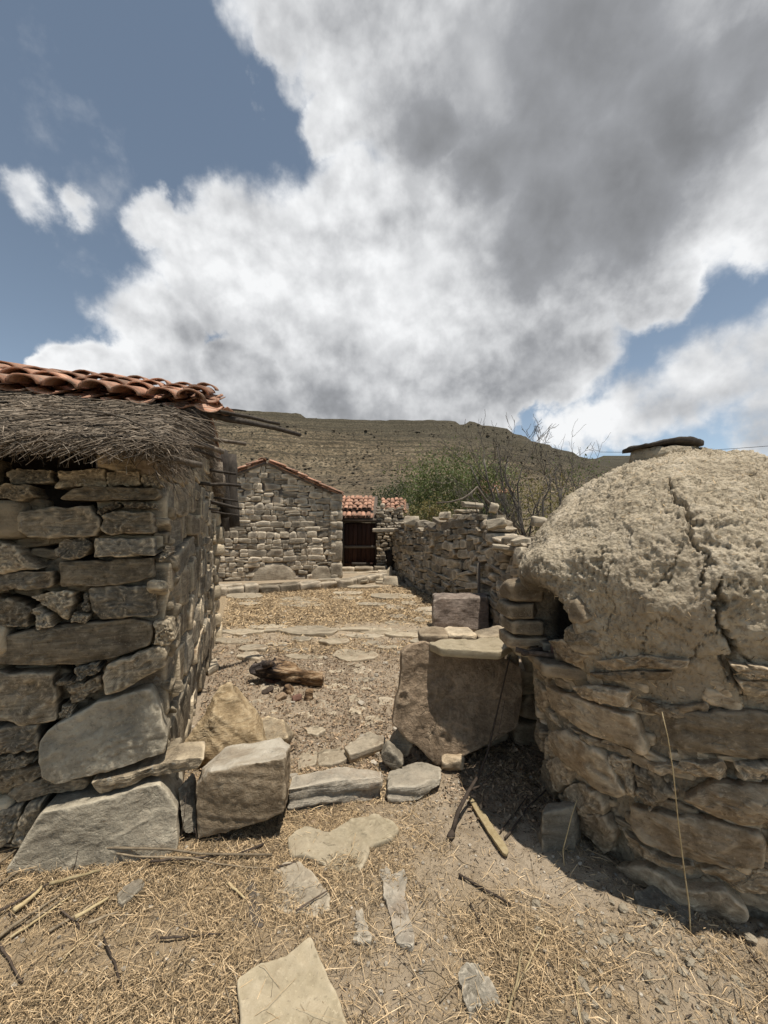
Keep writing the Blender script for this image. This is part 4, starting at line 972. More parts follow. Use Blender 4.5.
# the block in front of the hut corner: front face lies about 2.0 m off
bl = [P3(196, 786, 2.10), P3(210, 771, 2.08), P3(286, 757, 2.12), P3(284, 812, 2.10), P3(262, 822, 2.08), P3(197, 840, 2.06),
      P3(200, 768, 2.24), P3(226, 747, 2.38), P3(280, 736, 2.42), P3(291, 745, 2.36), (-.62, 2.46, -.02), (-.9, 2.5, -.02), P3(290, 800, 2.36)]
boulder('square_block', 'block', 'squared brown block with a pale top, standing in front of the hut corner', bl, .009, 5, .009, 7, 2, .004, (0.1, .2, 1), .35)
rk = [P3(229, 682, 2.92), P3(217, 688, 2.88), P3(184, 744, 2.74), P3(190, 754, 2.70), P3(222, 760, 2.66), P3(263, 742, 2.78), P3(256, 712, 2.95), P3(246, 694, 3.0), P3(212, 716, 2.74), (-1.22, 3.1, 0), (-.85, 3.15, 0), P3(237, 685, 3.05), (-1.25, 2.76, 0), (-1.0, 2.66, 0), (-.80, 2.78, 0)]
boulder('peaked_boulder', 'boulder', 'tall peaked tan boulder between the hut wall and the square block', rk, .012, 8, .022, 4.5, 3, .012, (.5, .3, .6), .3)
boulder('small_boulder', 'boulder', 'small rounded tan rock half hidden behind the square block', [P3(254, 722, 2.95), P3(268, 715, 3.0), P3(284, 719, 3.0), P3(288, 738, 2.9), P3(256, 742, 2.85), (-.85, 3.2, 0), (-.68, 3.2, 0), (-.7, 2.95, 0)], .012, 9, .012, 7, 5, rnd=.7)
sl = [P3(176, 788, 2.12), P3(194, 770, 2.22), P3(196, 834, 2.10), P3(184, 836, 2.06), P3(180, 800, 2.30), P3(198, 790, 2.3), (-1.0, 2.3, 0)]
boulder('wedge_stone', 'blue_grey', 'narrow grey wedge of stone jammed between the wall slab and the square block', sl, .009, 6, .008, 8, 2, .008, (1, 0, 0), .4)
# threshold stones
th = [P3(286, 790, 2.30), P3(322, 782, 2.36), P3(383, 777, 2.44), P3(287, 815, 2.29), P3(332, 809, 2.35), P3(383, 800, 2.44), P3(291, 776, 2.44), P3(342, 767, 2.53), P3(383, 768, 2.55), (-.55, 2.48, -.05), (.0, 2.56, -.05)]
boulder('threshold_stone', 'threshold', 'long grey layered stone lying as a doorstep right of the square block', th, .010, 7, .012, 6, 2, .016, (.05, .1, 1), .8)
th2 = [P3(386, 787, 2.42), P3(415, 786, 2.42), P3(441, 775, 2.54), P3(387, 804, 2.40), P3(417, 803, 2.40), P3(441, 786, 2.50), P3(390, 771, 2.62), P3(417, 762, 2.74), P3(440, 767, 2.66), (.05, 2.72, -.05), (.34, 2.7, -.05)]
boulder('threshold_stone', 'threshold', 'shorter grey layered stone at the end of the doorstep, below the ochre slab', th2, .010, 11, .012, 6, 3, .014, (.05, .1, 1), .6)
for i, (px, py, Y, w, h_, d, mat, lb) in enumerate([(392, 756, 2.72, .14, .10, .13, 'blue_grey', 'dark angular stone wedged left of the ochre slab foot'), (402, 741, 2.86, .15, .16, .13, 'blue_grey', 'grey stone behind the left foot of the ochre slab'),
        (452, 762, 2.74, .15, .10, .12, 'oven_stone', 'muddy chock stone under the middle of the ochre slab')]):
    p = at(px, py, Y); loose('chock_stone', mat, lb, 'stone', (p[0], p[1], 0), lambda mb: rock(mb, (p[0], p[1], max(p[2], .04)), (1, .2 * i - .4, 0), (.1, 0, 1), (0, -1, 0), (w, h_, d), 300 + i, 12, 5, 8, .09, .3 * (i - 2)), 'stones propping the ochre slab')
# low dark stone set upright beside the oven foot
boulder('kerb_stone', 'blue_grey', 'dark grey upright stone in the oven shadow at its foot', [P3(541, 814, 2.03), P3(573, 806, 2.04), P3(576, 868, 1.99), P3(541, 870, 1.99), P3(547, 803, 2.12), P3(579, 800, 2.12), P3(580, 862, 2.06), (.80, 2.12, -.05), (1.0, 2.12, -.05)], .009, 13, .007, 9, 2, .004, (0, 0, 1), .3)
flat_thing('foot_stone', 'blue_grey', 'flat grey stone pressed against the foot of the oven in shade', 'stone', [(632,892),(655,886),(690,900),(700,918),(660,930),(640,920)], .03, .08, 4, (.0, .1))
# block standing in the yard
yb = [P3(433, 601, 6.3), P3(440, 597, 6.3), P3(488, 597, 6.4), P3(489, 630, 6.3), P3(436, 633, 6.2), P3(433, 630, 6.2), P3(434, 594, 6.8), P3(486, 593, 6.8), (.8, 6.8, 0), (1.66, 6.8, 0)]
boulder('yard_block', 'mauve', 'oblong mauve grey block with a pale top, standing against the field wall', yb, .02, 21, .02, 4, 3, .0, (0, 0, 1), .4)
boulder('yard_stone', 'flag', 'small pale stone lying alone on the straw of the yard', [P3(381, 608, 8.3), P3(388, 603, 8.5), P3(397, 606, 8.4), P3(396, 616, 7.9), P3(383, 617, 7.8), P3(386, 612, 8.2), (0.1, 8.5, 0), (.3, 8.4, 0)], .02, 22, .015, 5, 3, rnd=.7)
boulder('yard_stone', 'flag', 'white boulder in front of the gate at the left', [P3(344, 569, 15.2), P3(347, 563, 15.3), P3(354, 562, 15.3), P3(357, 570, 15.1), (-1.3, 15.6, 0), (-1.0, 15.6, 0), (-1.35, 15.0, 0), (-1.0, 15, 0)], .03, 23, .03, 3, 3, rnd=.95)
boulder('standing_stone', 'flag', 'pointed pale stone standing on end beside the small wall hole', [P3(384, 580, 12.6), P3(386, 572, 12.6), P3(390, 564, 12.7), P3(392, 566, 12.7), P3(392, 580, 12.5), (.05, 12.9, 0), (.25, 12.9, 0)], .03, 24, .02, 4, 2, rnd=.6)
boulder('yard_stone', 'flag', 'flat topped stone at the foot of the small wall hole', [P3(382, 588, 11.5), P3(384, 577, 11.6), P3(398, 577, 11.6), P3(399, 588, 11.4), (.0, 12, 0), (.4, 12, 0), P3(384, 576, 12.1), P3(398, 576, 12.1)], .03, 25, .02, 4, 2, rnd=.5)

# flagstones near the camera
flat_thing('flagstone', 'pale', 'big yellowish flagstone at the bottom edge of the picture', 'flagstone', [(238,980),(260,965),(288,956),(311,938),(322,965),(337,992),(352,1030),(360,1060),(300,1080),(237,1070),(239,1020)], .03, .06, 31, (-.02, .03), 'flagstones of the path', 120, 18, bevel=.010, relief=.005, jit=.006, rnd=.86)
flat_thing('flagstone', 'flag', 'pale five sided flagstone in the middle of the path', 'flagstone', [(272,872),(285,862),(300,864),(318,878),(332,896),(330,908),(313,915),(290,912),(272,906)], .012, .05, 32, (0, .02), 'flagstones of the path', 90, 14, bevel=.010, relief=.006, rnd=.55)
flat_thing('flagstone', 'pale', 'wide brownish flagstone half buried below the doorstep', 'flagstone', [(287,838),(305,827),(322,838),(352,822),(378,814),(400,826),(392,838),(372,846),(362,866),(345,868),(316,856),(290,854)], .022, .05, 33, (0, .03), 'flagstones of the path', 110, 16, bevel=.014, relief=.010, jit=.012, rnd=.2)
flat_thing('flagstone', 'threshold', 'narrow grey strip of flagstone flush with the dirt', 'flagstone', [(379,868),(388,866),(392,874),(404,868),(407,876),(405,898),(414,930),(413,944),(397,944),(390,915),(383,890)], .016, .05, 34, (0, 0), 'flagstones of the path', 90, 14, bevel=.006, relief=.006, jit=.012, rnd=.97)
flat_thing('flagstone', 'threshold', 'small grey corner of buried flagstone left of the grey strip', 'flagstone', [(356,912),(362,910),(372,935),(368,941),(354,938)], .012, .04, 35, (0, 0), 'flagstones of the path', 50, 8, bevel=.006, jit=.012, rnd=.6)
flat_thing('flagstone', 'threshold', 'weathered grey flagstone almost swallowed by dirt near the bottom right', 'flagstone', [(460,968),(478,962),(494,985),(500,1005),(470,1012),(462,990)], .014, .04, 36, (0, 0), 'flagstones of the path', 70, 10, bevel=.005, relief=.009, jit=.02, rnd=.3)
flat_thing('flagstone', 'flag', 'pale slab lying tilted behind the doorstep', 'flagstone', [(344,746),(368,732),(385,736),(386,742),(350,753)], .075, .06, 37, (.0, .05), None, 70, 10, bevel=.010, relief=.006, rnd=.4)
flat_thing('flagstone', 'blue_grey', 'small grey stone block lying on the straw below the hut', 'flagstone', [(116,893),(138,877),(145,880),(143,886),(123,902),(117,900)], .035, .05, 38, (.03, 0), None, 50, 8, bevel=.008, relief=.004, rnd=.4)
flat_thing('flagstone', 'flag', 'small flat stone on the leaves left of the ochre slab', 'flagstone', [(306,728),(318,725),(326,730),(318,735),(307,733)], .03, .05, 39, (0, 0), None, 50, 8, bevel=.01, rnd=.6)
flat_thing('flagstone', 'flag', 'square grey stone set behind the doorstep', 'flagstone', [(297,756),(310,748),(318,750),(316,764),(298,768)], .014, .05, 40, (0, 0), None, 50, 8, bevel=.01, rnd=.3)
flat_thing('flagstone', 'flag', 'broad stone set behind the doorstep beside the square one', 'flagstone', [(318,750),(342,746),(350,757),(340,764),(318,765)], .014, .05, 41, (0, 0), None, 50, 8, bevel=.01, relief=.01, rnd=.15)
flat_thing('flagstone', 'flag', 'little squared stone at the foot of the gable wall', 'flagstone', [(206,663),(216,658),(219,664),(208,670)], .06, .08, 42, (0, 0), None, 50, 8, bevel=.01, rnd=.7)
# courtyard paving: stones laid in bands across the yard
R_ = np.random.RandomState(12); placed = []
def pave(n, pxr, pyr, wr, ar, zr, label, group, seedo, minsep=.9):
    for i in range(n * 6):
        if len([1 for q in placed if q[3] == group]) >= n: break
        px, py = R_.uniform(*pxr), R_.uniform(*pyr); x, y = G(px, py); w = R_.uniform(*wr); d = w * R_.uniform(*ar)
        if any(abs(x - q[0]) < (w + q[2]) * .5 * minsep and abs(y - q[1]) < (d + q[4]) * .5 * minsep for q in placed): continue
        bq = (np.array([x, y]) - HC) @ HR
        if bq < .12: continue
        placed.append((x, y, w, group, d)); k = R_.randint(6, 9)
        an = np.sort((np.arange(k) + R_.uniform(-.3, .3, k)) / k * 2 * math.pi); rr = R_.uniform(.8, 1.1, k)
        P = np.c_[x + np.cos(an) * rr * w / 2, y + np.sin(an) * rr * d / 2]; z = gz1(x, y) + R_.uniform(*zr); tx, ty = R_.normal(size=2) * .02
        def fm(s, t, o, x=x, y=y, z=z, tx=tx, ty=ty): return np.stack([s, t, z + (s - x) * tx + (t - y) * ty + o], 1)
        loose('paving_stone', 'flag', label, 'paving stone', (x, y, z - .05), lambda mb: slab(mb, P, .07, fm, seedo + i, .015, .008, 36, 6, .02), group)
pave(26, (208, 432), (627, 637), (.45, 1.0), (.35, .7), (.01, .04), 'flat pale paving stone in the far band of paving across the yard', 'far band of yard paving', 100)
pave(34, (206, 440), (638, 660), (.3, .75), (.4, .8), (.01, .05), 'flat pale paving stone in the near band of paving across the yard', 'near band of yard paving', 300)
pave(24, (222, 395), (660, 725), (.12, .32), (.6, 1.), (-.005, .012), 'small pale stone trodden into the leaf litter around the log', 'trodden stones around the log', 700)
pave(20, (316, 366), (658, 716), (.14, .34), (.6, 1.), (.0, .02), 'small paving stone trodden into the leaf litter right of the log', 'paving stones right of the log', 600)
pave(18, (214, 396), (594, 606), (.5, 1.2), (.4, .8), (.01, .05), 'flat paving stone along the foot of the kerb', 'paving along the kerb', 800)
pave(12, (395, 432), (602, 625), (.4, .8), (.4, .8), (.01, .04), 'flat paving stone at the foot of the field wall', 'paving along the field wall', 900)
pave(12, (344, 396), (578, 588), (.7, 1.4), (.4, .8), (.03, .12), 'broad paving stone in front of the gate', 'paving in front of the gate', 950)
# two low steps across the yard
def course(mb, p, q, w, hgt, n, seed, z0=-.05, res=7):
    R_ = np.random.RandomState(seed); p, q = np.array(p, float), np.array(q, float); L = np.linalg.norm(q - p); d = (q - p) / L; s = 0
    while s < L:
        l = R_.uniform(.7, 1.4) * L / n; c = p + d * (s + l / 2); h_ = hgt * R_.uniform(.85, 1.1)
        rock(mb, (c[0], c[1] + R_.uniform(-.02, .02), z0 + h_ / 2), (d[0], d[1], 0), (0, 0, 1), (d[1], -d[0], 0), (l * 1.02, h_, w * R_.uniform(.85, 1.1)), R_.randint(1 << 30), res, 7, 6, .06, R_.normal() * .03); s += l
a0, a1 = G(206, 634), G(385, 631)
loose('step_edge', 'flag', 'long thin line of edging stones across the yard behind the paving', 'edging', (a0[0], a0[1], 0), lambda mb: course(mb, a0, a1, .12, .10, 7, 4))
loose('kerb_wall', 'rubble', 'low kerb of dark blocks along the foot of the gabled house', 'kerb', (-2, 10.2, 0), lambda mb: (course(mb, (-5.4, 8.95), (-1.2, 11.05), .35, .27, 11, 5), course(mb, (-1.2, 11.05), (-.1, 12.5), .35, .27, 4, 6), course(mb, (-5.4, 9.3), (-1.3, 11.4), .4, .26, 8, 8)))
# ------------------------------------------------------------------ terrace, gabled house, gate, field wall
mb = MB()
ter = [(-5.4, 9.1), (-1.25, 11.2), (-.15, 12.6), (.6, 13.4), (.6, 19), (-9, 19), (-9, 8)]
V = [(x, y, .205) for x, y in ter] + [(x, y, -.1) for x, y in ter]; n = len(ter)
mb.add(np.vstack([V, [(-3, 14, .205)]]), [(i, (i + 1) % n, n + (i + 1) % n, n + i) for i in range(n)], [(i, (i + 1) % n, 2 * n) for i in range(n)], rnd=.5)
to = mb.build('terrace', M['ground'], smooth=False, attrs={'straw': np.full(2 * n + 1, .2), 'leafy': np.full(2 * n + 1, .2)}); tag(to, kind='structure')
H0 = np.array([-1.3, 11.4]); a15 = rad(15); HD = np.array([-math.cos(a15), -math.sin(a15)]); HO = np.array([math.sin(a15), -math.cos(a15)])
def hs(s, z, o): s, z, o = np.broadcast_arrays(np.asarray(s, float), z, o); return np.stack([H0[0] + HD[0] * s + HO[0] * o, H0[1] + HD[1] * s + HO[1] * o, z], -1)
house = thing('gabled_house', tuple(hs(1.9, .2, 0)), 'far stone house showing its gable end, with a thin clay tile roof edge', 'house')
gtop = lambda s: 2.50 + .44 * min(s, 3.8 - s)
mb = MB(); wall_fill(mb, hs, 3.8, gtop, (.12, .2), (.2, .48), .3, 81, 6, z0=.2, jit=.014, k=12, amp=.05, cuts=5, tilt=.03, wave=.015, hole=lambda s, z: (np.hypot((s - 1.72) / .62, (z - .2) / .46) < 1) or (np.hypot((s - .42) / .33, (z - .2) / .38) < 1))
for s, w, h_, sd in [(1.72, 1.22, .92, 4), (.42, .64, .76, 5)]:
    rock(mb, hs(s, .2, -.1), (-HD[0], -HD[1], 0), (0, 0, 1), (HO[0], HO[1], 0), (w, h_, .3), sd + 50, 12, 2.6, 4, .05, rnd=.62)
mb.build('gable_wall', M['house_stone'], house)
mb = MB(); bk = lambda s, z, o: hs(s, z, -o)
prism(mb, [(0.01, .15), (3.79, .15), (3.79, 2.46), (1.9, 3.29), (.01, 2.46)], -.05, -5.0, lambda o, s, z: hs(s, z, o)); mb.build('wall_core', M['house_core'], house)
mb = MB(); wall_fill(mb, lambda s, z, o: hs(-o * -1 * -1, z, -s), 5, lambda s: 2.45, (.12, .2), (.2, .5), .2, 82, 4, z0=.2); mb.build('side_wall', M['house_stone'], house)
mb = MB(); ph = math.atan(.44)
vR_ = np.array([HD[0] * math.cos(ph), HD[1] * math.cos(ph), math.sin(ph)]); nRt = np.array([-HD[0] * math.sin(ph), -HD[1] * math.sin(ph), math.cos(ph)])
O_ = np.array([-HO[0], -HO[1], 0])
tile_rows(mb, hs(-.16, 2.47, .05), -O_ * -1, vR_, nRt, 22, 6, .2, .45, 90, 1., .78, 5)
vL_ = np.array([-HD[0] * math.cos(ph), -HD[1] * math.cos(ph), math.sin(ph)]); nL_ = np.array([HD[0] * math.sin(ph), HD[1] * math.sin(ph), math.cos(ph)])
tile_rows(mb, hs(3.96, 2.47, .05), O_, vL_, nL_, 22, 6, .2, .45, 91, 1., .78, 5)
for i in range(3): tile_rows(mb, hs(1.9 + .1, 3.33, .07 - i * .4), np.array([HD[0], HD[1], 0]) * -1, O_, np.array([0, 0, 1.]), 1, 1, .22, .45, 92 + i, .5, .8, 6, pans=False)
mb.build('tile_roof', M['tile'], house)
mb = MB(); [prism(mb, q, .03, -4.9, lambda o, s, z: hs(s, z, o)) for q in ([(-.14, 2.40), (1.9, 3.30), (1.9, 3.36), (-.14, 2.44)], [(1.9, 3.30), (3.94, 2.40), (3.94, 2.44), (1.9, 3.36)])]; mb.build('roof_bedding', M['house_core'], house)
mb = MB()
for i, (z, h_) in enumerate([(.2, .45), (.65, .62), (1.27, .28), (1.55, .25), (1.8, .3), (2.1, .25), (2.35, .2)]):
    p = hs(.02, z + h_ / 2, -.1); rock(mb, p, (-HD[0], -HD[1], 0), (0, 0, 1), (HO[0], HO[1], 0), (.34, h_ * .98, .3), 700 + i, 6, 8, 4, .05, 0, .35)
mb.build('quoin', M['house_stone'], house)
# gate
gate = thing('yard_gate', (-.8, 13.7, .3), 'dark brown board gate with one pale cross bar under a little tiled roof', 'gate')
xh = (1, 0, 0); zz_ = (0, 0, 1); yf = (0, -1, 0)
mb = MB()
for i in range(7): box(mb, (-1.27 + i * .149, 13.72, 1.03), xh, zz_, yf, (.143, 1.46, .03), rnd=(i * .37) % 1)
box(mb, (-.82, 13.76, 1.03), xh, zz_, yf, (1.10, 1.5, .03), .4); mb.build('gate_boards', M['gate'], gate)
mb = MB(); box(mb, (-.82, 13.68, .97), xh, zz_, yf, (1.08, .09, .05), .6); mb.build('cross_bar', M['gate_bar'], gate)
mb = MB(); box(mb, (-.82, 13.68, .40), xh, zz_, yf, (1.08, .09, .05), .3); mb.build('cross_bar', M['gate'], gate)
mb = MB(); tube(mb, bent((-1.45, 13.62, 1.83), (-.1, 13.62, 1.85), 6, 0, .01, 4), .06, .055, 8); mb.build('lintel_pole', M['darkwood'], gate)
for x in (-1.37, -.24):
    mb = MB(); box(mb, (x, 13.66, 1.05), xh, zz_, yf, (.09, 1.6, .1), .4); mb.build('gate_post', M['darkwood'], gate)
tv = np.array([0, math.cos(.42), math.sin(.42)]); tn = np.array([0, -math.sin(.42), math.cos(.42)])
mb = MB(); tile_rows(mb, np.array([-1.5, 13.45, 1.93]), np.array(xh, float), tv, tn, 7, 1, .165, .42, 95, .8, .8, 6); mb.build('gate_tiles', M['tile'], gate); mb = MB(); tile_rows(mb, np.array([-1.5, 14.2, 2.21]), np.array(xh, float), tv, tn, 7, 4, .165, .42, 96, .8, .75, 6)
mb.build('gate_tiles', M['tile'], gate)
mb = MB(); prism(mb, [(13.5, 1.88), (16.2, 2.86), (16.2, 2.7), (13.5, 1.82)], -1.5, -.25, lambda x, y, z: np.array([x, y, z])); mb.build('tile_bedding', M['house_core'], gate)
# stone steps below the gate
loose('gate_step', 'rubble', 'rough stone steps leading up to the gate', 'steps', (-.8, 13, .2), lambda mb: (course(mb, (-1.5, 13.3), (-.1, 13.35), .35, .2, 3, 51, .17), course(mb, (-1.35, 12.75), (-.0, 12.95), .35, .14, 3, 52, .12)))
loose('gate_log', 'darkwood', 'short dark log lying against the foot of the gate', 'log', (-.8, 13.5, .37), lambda mb: tube(mb, bent((-1.05, 13.4, .42), (-.45, 13.42, .42), 5), .06, .05, 8))
# field wall: pillar right of the gate, long run toward the camera, return behind the oven
fw = thing('field_wall', (.9, 10, 0), 'long rough dry stone wall running from the gate to the oven along the right of the yard', 'field wall')
def run(mb, p, q, top, course_, width, seed, th=.45, res=6, hole=None, **kw):
    p, q = np.array(p, float), np.array(q, float); L = float(np.linalg.norm(q - p)); d = (q - p) / L; nn = np.array([d[1], -d[0]])
    if nn[0] > .3 or nn[1] > .5: nn = -nn
    def f(s, z, o):
        s, z, o = np.broadcast_arrays(np.asarray(s, float), z, o); return np.stack([p[0] + d[0] * s + nn[0] * o, p[1] + d[1] * s + nn[1] * o, z + 0. * s], -1)
    wall_fill(mb, f, L, top, course_, width, th, seed, res, both=False, hole=hole, **kw)
    mbc.add(*(lambda V: (V, [(0, 1, 3, 2), (4, 6, 7, 5), (0, 4, 5, 1), (2, 3, 7, 6), (0, 2, 6, 4), (1, 5, 7, 3)]))(np.array([f(a, z, o) for a in (.0, L) for z in (0., min(top(.1), top(L * .5), top(L - .1)) - .15) for o in (-.1, -th + .06)])), rnd=.5)
mb = MB(); mbc = MB()
run(mb, (-.22, 13.55), (.62, 13.5), lambda s: 2.28 + .1 * math.sin(s * 9), (.08, .17), (.12, .34), 111, .5, tilt=.1, cuts=7, hole=lambda s, z: .33 < s < .6 and .32 < z < .85)
rock(mb, (.05, 13.28, 1.52), xh, zz_, yf, (.85, .15, .3), 5, 7, 8, 4, .06, .0, .8)
mb.build('gate_pillar', M['rubble'], fw)
mb = MB()
def topA(s):
    b = np.interp(s, [0, 1, 3.5, 4.6, 5.2, 5.9, 6.2, 6.7], [1.85, 1.8, 1.76, 1.85, 1.98, 2.02, 1.9, 1.75]); return float(b - .10 + .06 * math.sin(s * 7.3) + .04 * math.sin(s * 17))
run(mb, (.30, 13.4), (1.6, 6.9), topA, (.10, .22), (.24, .75), 112, .5, 10, tilt=.09, cuts=8, amp=.08, jit=.05, k=12)
R_ = np.random.RandomState(6)
mb.build('long_run', M['rubble'], fw)
mb = MB()
def topB(s): return float(np.interp(s, [0, .5, 1.2, 2., 4], [1.72, 1.52, 1.38, 1.36, 1.4]) + .05 * math.sin(s * 8))
run(mb, (1.62, 6.95), (1.78, 5.1), topB, (.09, .2), (.16, .42), 113, .5, 8, tilt=.14, cuts=8, amp=.08, jit=.05)
run(mb, (1.80, 5.1), (2.35, 3.3), lambda s: 1.35, (.1, .2), (.2, .45), 114, .45, 7, tilt=.12, cuts=8, amp=.08)
mb.build('return_run', M['rubble'], fw)
mb = MB()
for i, (px, py, Y, w, h_) in enumerate([(471, 505, 7.3, .52, .12), (412, 521, 11, .5, .3), (520, 541, 5.5, .30, .13), (505, 548, 5.7, .42, .09), (521, 556, 5.25, .2, .26), (497, 524, 6.5, .4, .2), (493, 508, 6.9, .2, .2), (445, 516, 8.6, .3, .2), (583, 519, 6.5, .3, .15), (541, 522, 7.0, .4, .2)]):
    rock(mb, at(px, py, Y), (1, -.2, 0), zz_, (-.2, -1, 0), (w * .8, h_ * .85, .34), 800 + i, 10, 9, 9, .09, .12 * (i % 3 - 1), .7 if i not in (0, 5) else .4, (.6, 1.))
mb.build('capstone', M['flag'], fw)
mbc.build('wall_hearting', M['core'], fw)
mb = MB(); box(mb, (.24, 13.42, .6), xh, zz_, yf, (.3, .56, .1), .1); mb.build('hole_shade_block', M['core'], fw)  # near black block plugging the hole, its shade put into the colour
# pole leaning on the field wall
pp = [at(479, 563, 6.75), at(479, 608, 6.7)]
loose('wall_pole', 'gate_bar', 'short thin pole standing upright against the field wall', 'pole', (pp[1][0], pp[1][1], 0), lambda mb: tube(mb, [pp[0], pp[1], (pp[1][0], pp[1][1] - .02, .02)], .025, .028, 7))
# little buildings beyond the wall
def outbuilding(label, px0, px1, py_top, py_eave, Y, seed, depth=1.3):
    x0, x1 = (px0 - 384) / F * Y, (px1 - 384) / F * Y; ze = EYE + (HZ - py_eave) / F * Y; Y2 = Y + depth; zt = EYE + (HZ - py_top) / F * Y2
    o = thing('outbuilding', ((x0 + x1) / 2, Y, 0), label, 'outbuilding')
    sl_ = math.atan2(zt - ze, depth); v = np.array([0, math.cos(sl_), math.sin(sl_)]); nn = np.array([0, -math.sin(sl_), math.cos(sl_)])
    mb = MB(); tile_rows(mb, np.array([x0 - .1, Y - .1, ze]), np.array(xh, float), v, nn, int((x1 - x0 + .2) / .19), int(depth / math.cos(sl_) / .33) + 1, .19, .42, seed, 1., .78, 5); mb.build('tile_roof', M['tile'], o)
    mb = MB(); prism(mb, [(Y, 0), (Y2, 0), (Y2, zt - .05), (Y, ze - .05)], x0, x1, lambda x, y, z: np.array([x, y, z])); mb.build('mud_wall', M['house_core'], o)
outbuilding('small mud shed with red tiles seen just above the gate pillar', 386, 410, 502, 513, 16, 121)
outbuilding('small far mud house with a pale red roof behind the bare tree', 488, 516, 483, 494, 24, 122, 2.2)

# ------------------------------------------------------------------ trees and shrubs behind the walls
def bush(name, label, base, h, rx, ry, nclump, nleaf, ls, mat, seed, group=None, cz=.58, cat='tree', stems=7):
    R_ = np.random.RandomState(seed); t = thing(name, base, label, cat, group); mbT, mbL = MB(), MB(); b = np.array(base)
    cen = []
    for i in range(nclump):
        d = R_.normal(size=3); d /= np.linalg.norm(d); d *= R_.uniform(.35, 1.) ** .6; cen.append(b + np.array([d[0] * rx, d[1] * ry, h * cz + d[2] * h * .42]))
    for i in range(stems):
        c = cen[i * 3 % nclump]; tube(mbT, bent(b + R_.uniform(-.15, .15, 3) * (1, 1, 0), c, 7, 0, .08, seed + i), .05 * h / 3, .012, 5)
    V, Q, RR = [], [], []
    for c in cen:
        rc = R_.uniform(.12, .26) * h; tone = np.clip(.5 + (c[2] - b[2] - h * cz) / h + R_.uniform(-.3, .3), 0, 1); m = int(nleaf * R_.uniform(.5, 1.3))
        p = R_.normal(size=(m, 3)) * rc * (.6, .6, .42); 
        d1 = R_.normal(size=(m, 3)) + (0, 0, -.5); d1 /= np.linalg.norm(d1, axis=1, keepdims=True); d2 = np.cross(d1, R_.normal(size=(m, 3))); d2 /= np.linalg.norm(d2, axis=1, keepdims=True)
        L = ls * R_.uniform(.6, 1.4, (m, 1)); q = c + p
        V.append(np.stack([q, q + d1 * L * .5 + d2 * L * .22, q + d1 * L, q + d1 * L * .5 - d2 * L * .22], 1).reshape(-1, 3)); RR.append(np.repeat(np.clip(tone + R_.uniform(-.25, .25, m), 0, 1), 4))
    V = np.concatenate(V); mbL.add(V, np.arange(len(V)).reshape(-1, 4), rnd=np.concatenate(RR))
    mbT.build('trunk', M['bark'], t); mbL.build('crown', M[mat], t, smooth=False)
bush('pepper_tree', 'dark green round tree above the gate pillar', (.7, 23, .5), 3.6, 1.3, 1.2, 40, 130, .14, 'leaf_dark', 201)
bush('pepper_tree', 'widest green tree, mid height, behind the middle of the field wall', (2.9, 19, .4), 4.6, 1.75, 1.5, 75, 150, .13, 'leaf', 202)
bush('pepper_tree', 'green tree directly left of the bare tree', (4.3, 17.5, .3), 4.2, 1.1, 1.1, 45, 130, .12, 'leaf', 203)
bush('low_shrub', 'low pale shrub in front of the green trees behind the wall', (1.7, 15, .2), 2.3, 1.3, .8, 34, 110, .10, 'leaf_pale', 204, cat='shrub')
bush('low_shrub', 'yellowish thin shrub behind the bare tree', (4.9, 13, .2), 3.6, 1.0, .8, 26, 60, .10, 'leaf_pale', 205, cat='shrub')
bush('low_shrub', 'yellow green shrub at the left edge of the oven dome', (4.7, 10.3, .2), 2.4, .7, .6, 34, 110, .07, 'leaf_pale', 206, cat='shrub')
bush('low_shrub', 'small bright green sprig standing above the left slope of the oven dome', (5.75, 12.2, .4), 3.3, .35, .3, 10, 70, .08, 'leaf', 207, cat='shrub', cz=.8)
def bare(name, label, base, tips, seed, r0, depth, spread=.5):
    R_ = np.random.RandomState(seed); t = thing(name, base, label, 'tree'); mb = MB(); mt = MB()
    def grow(p, q, r, lv):
        P = bent(p, q, 8, 0, .09, R_.randint(9999)); tube(mb if lv == 0 else mt, P, max(r, .004), max(r * .35, .003), 6 if lv < 2 else 4)
        if lv >= depth: return
        L = np.linalg.norm(np.asarray(q) - p)
        for k in range((6, 5, 3)[min(lv, 2)]):
            i = R_.randint(2, 8); d = P[i] - P[i - 1]; d /= np.linalg.norm(d); d = d + R_.normal(size=3) * spread + (0, 0, .25); d /= np.linalg.norm(d)
            grow(P[i], P[i] + d * L * R_.uniform(.25, .5), r * .45 * (1 - i / 14), lv + 1)
    for q in tips: grow(np.array(base), np.array(q), r0 * R_.uniform(.7, 1.1), 0)
    mb.build('trunk', M['bark'], t); mt.build('twigs', M['bark'], t)
bare('bare_tree', 'leafless many stemmed tree standing behind the field wall', (2.85, 8.2, .5), [at(470, 465, 8.3), at(484, 459, 8.2), at(497, 447, 8.4), at(508, 459, 8.8), at(522, 468, 8.4), at(545, 475, 8.0), at(562, 489, 8.4), at(476, 493, 7.6), at(496, 487, 8.8), at(540, 499, 7.8)], 301, .040, 3, .55)
bare('bare_shrub', 'thin leafless shrub between the bare tree and the oven dome', (4.9, 11, .4), [at(556, 468, 11), at(572, 470, 11.5), at(588, 476, 11)], 302, .035, 2, .45)
loose('dead_branch', 'wood', 'pale curved dead branch reaching left over the field wall', 'branch', at(478, 490, 7.6), lambda mb: tube(mb, [at(436, 503, 7.5), at(450, 502, 7.5), at(462, 499, 7.5), at(470, 494, 7.55), at(477, 487, 7.6), at(486, 500, 7.7), at(520, 530, 8)], .012, .026, 7))
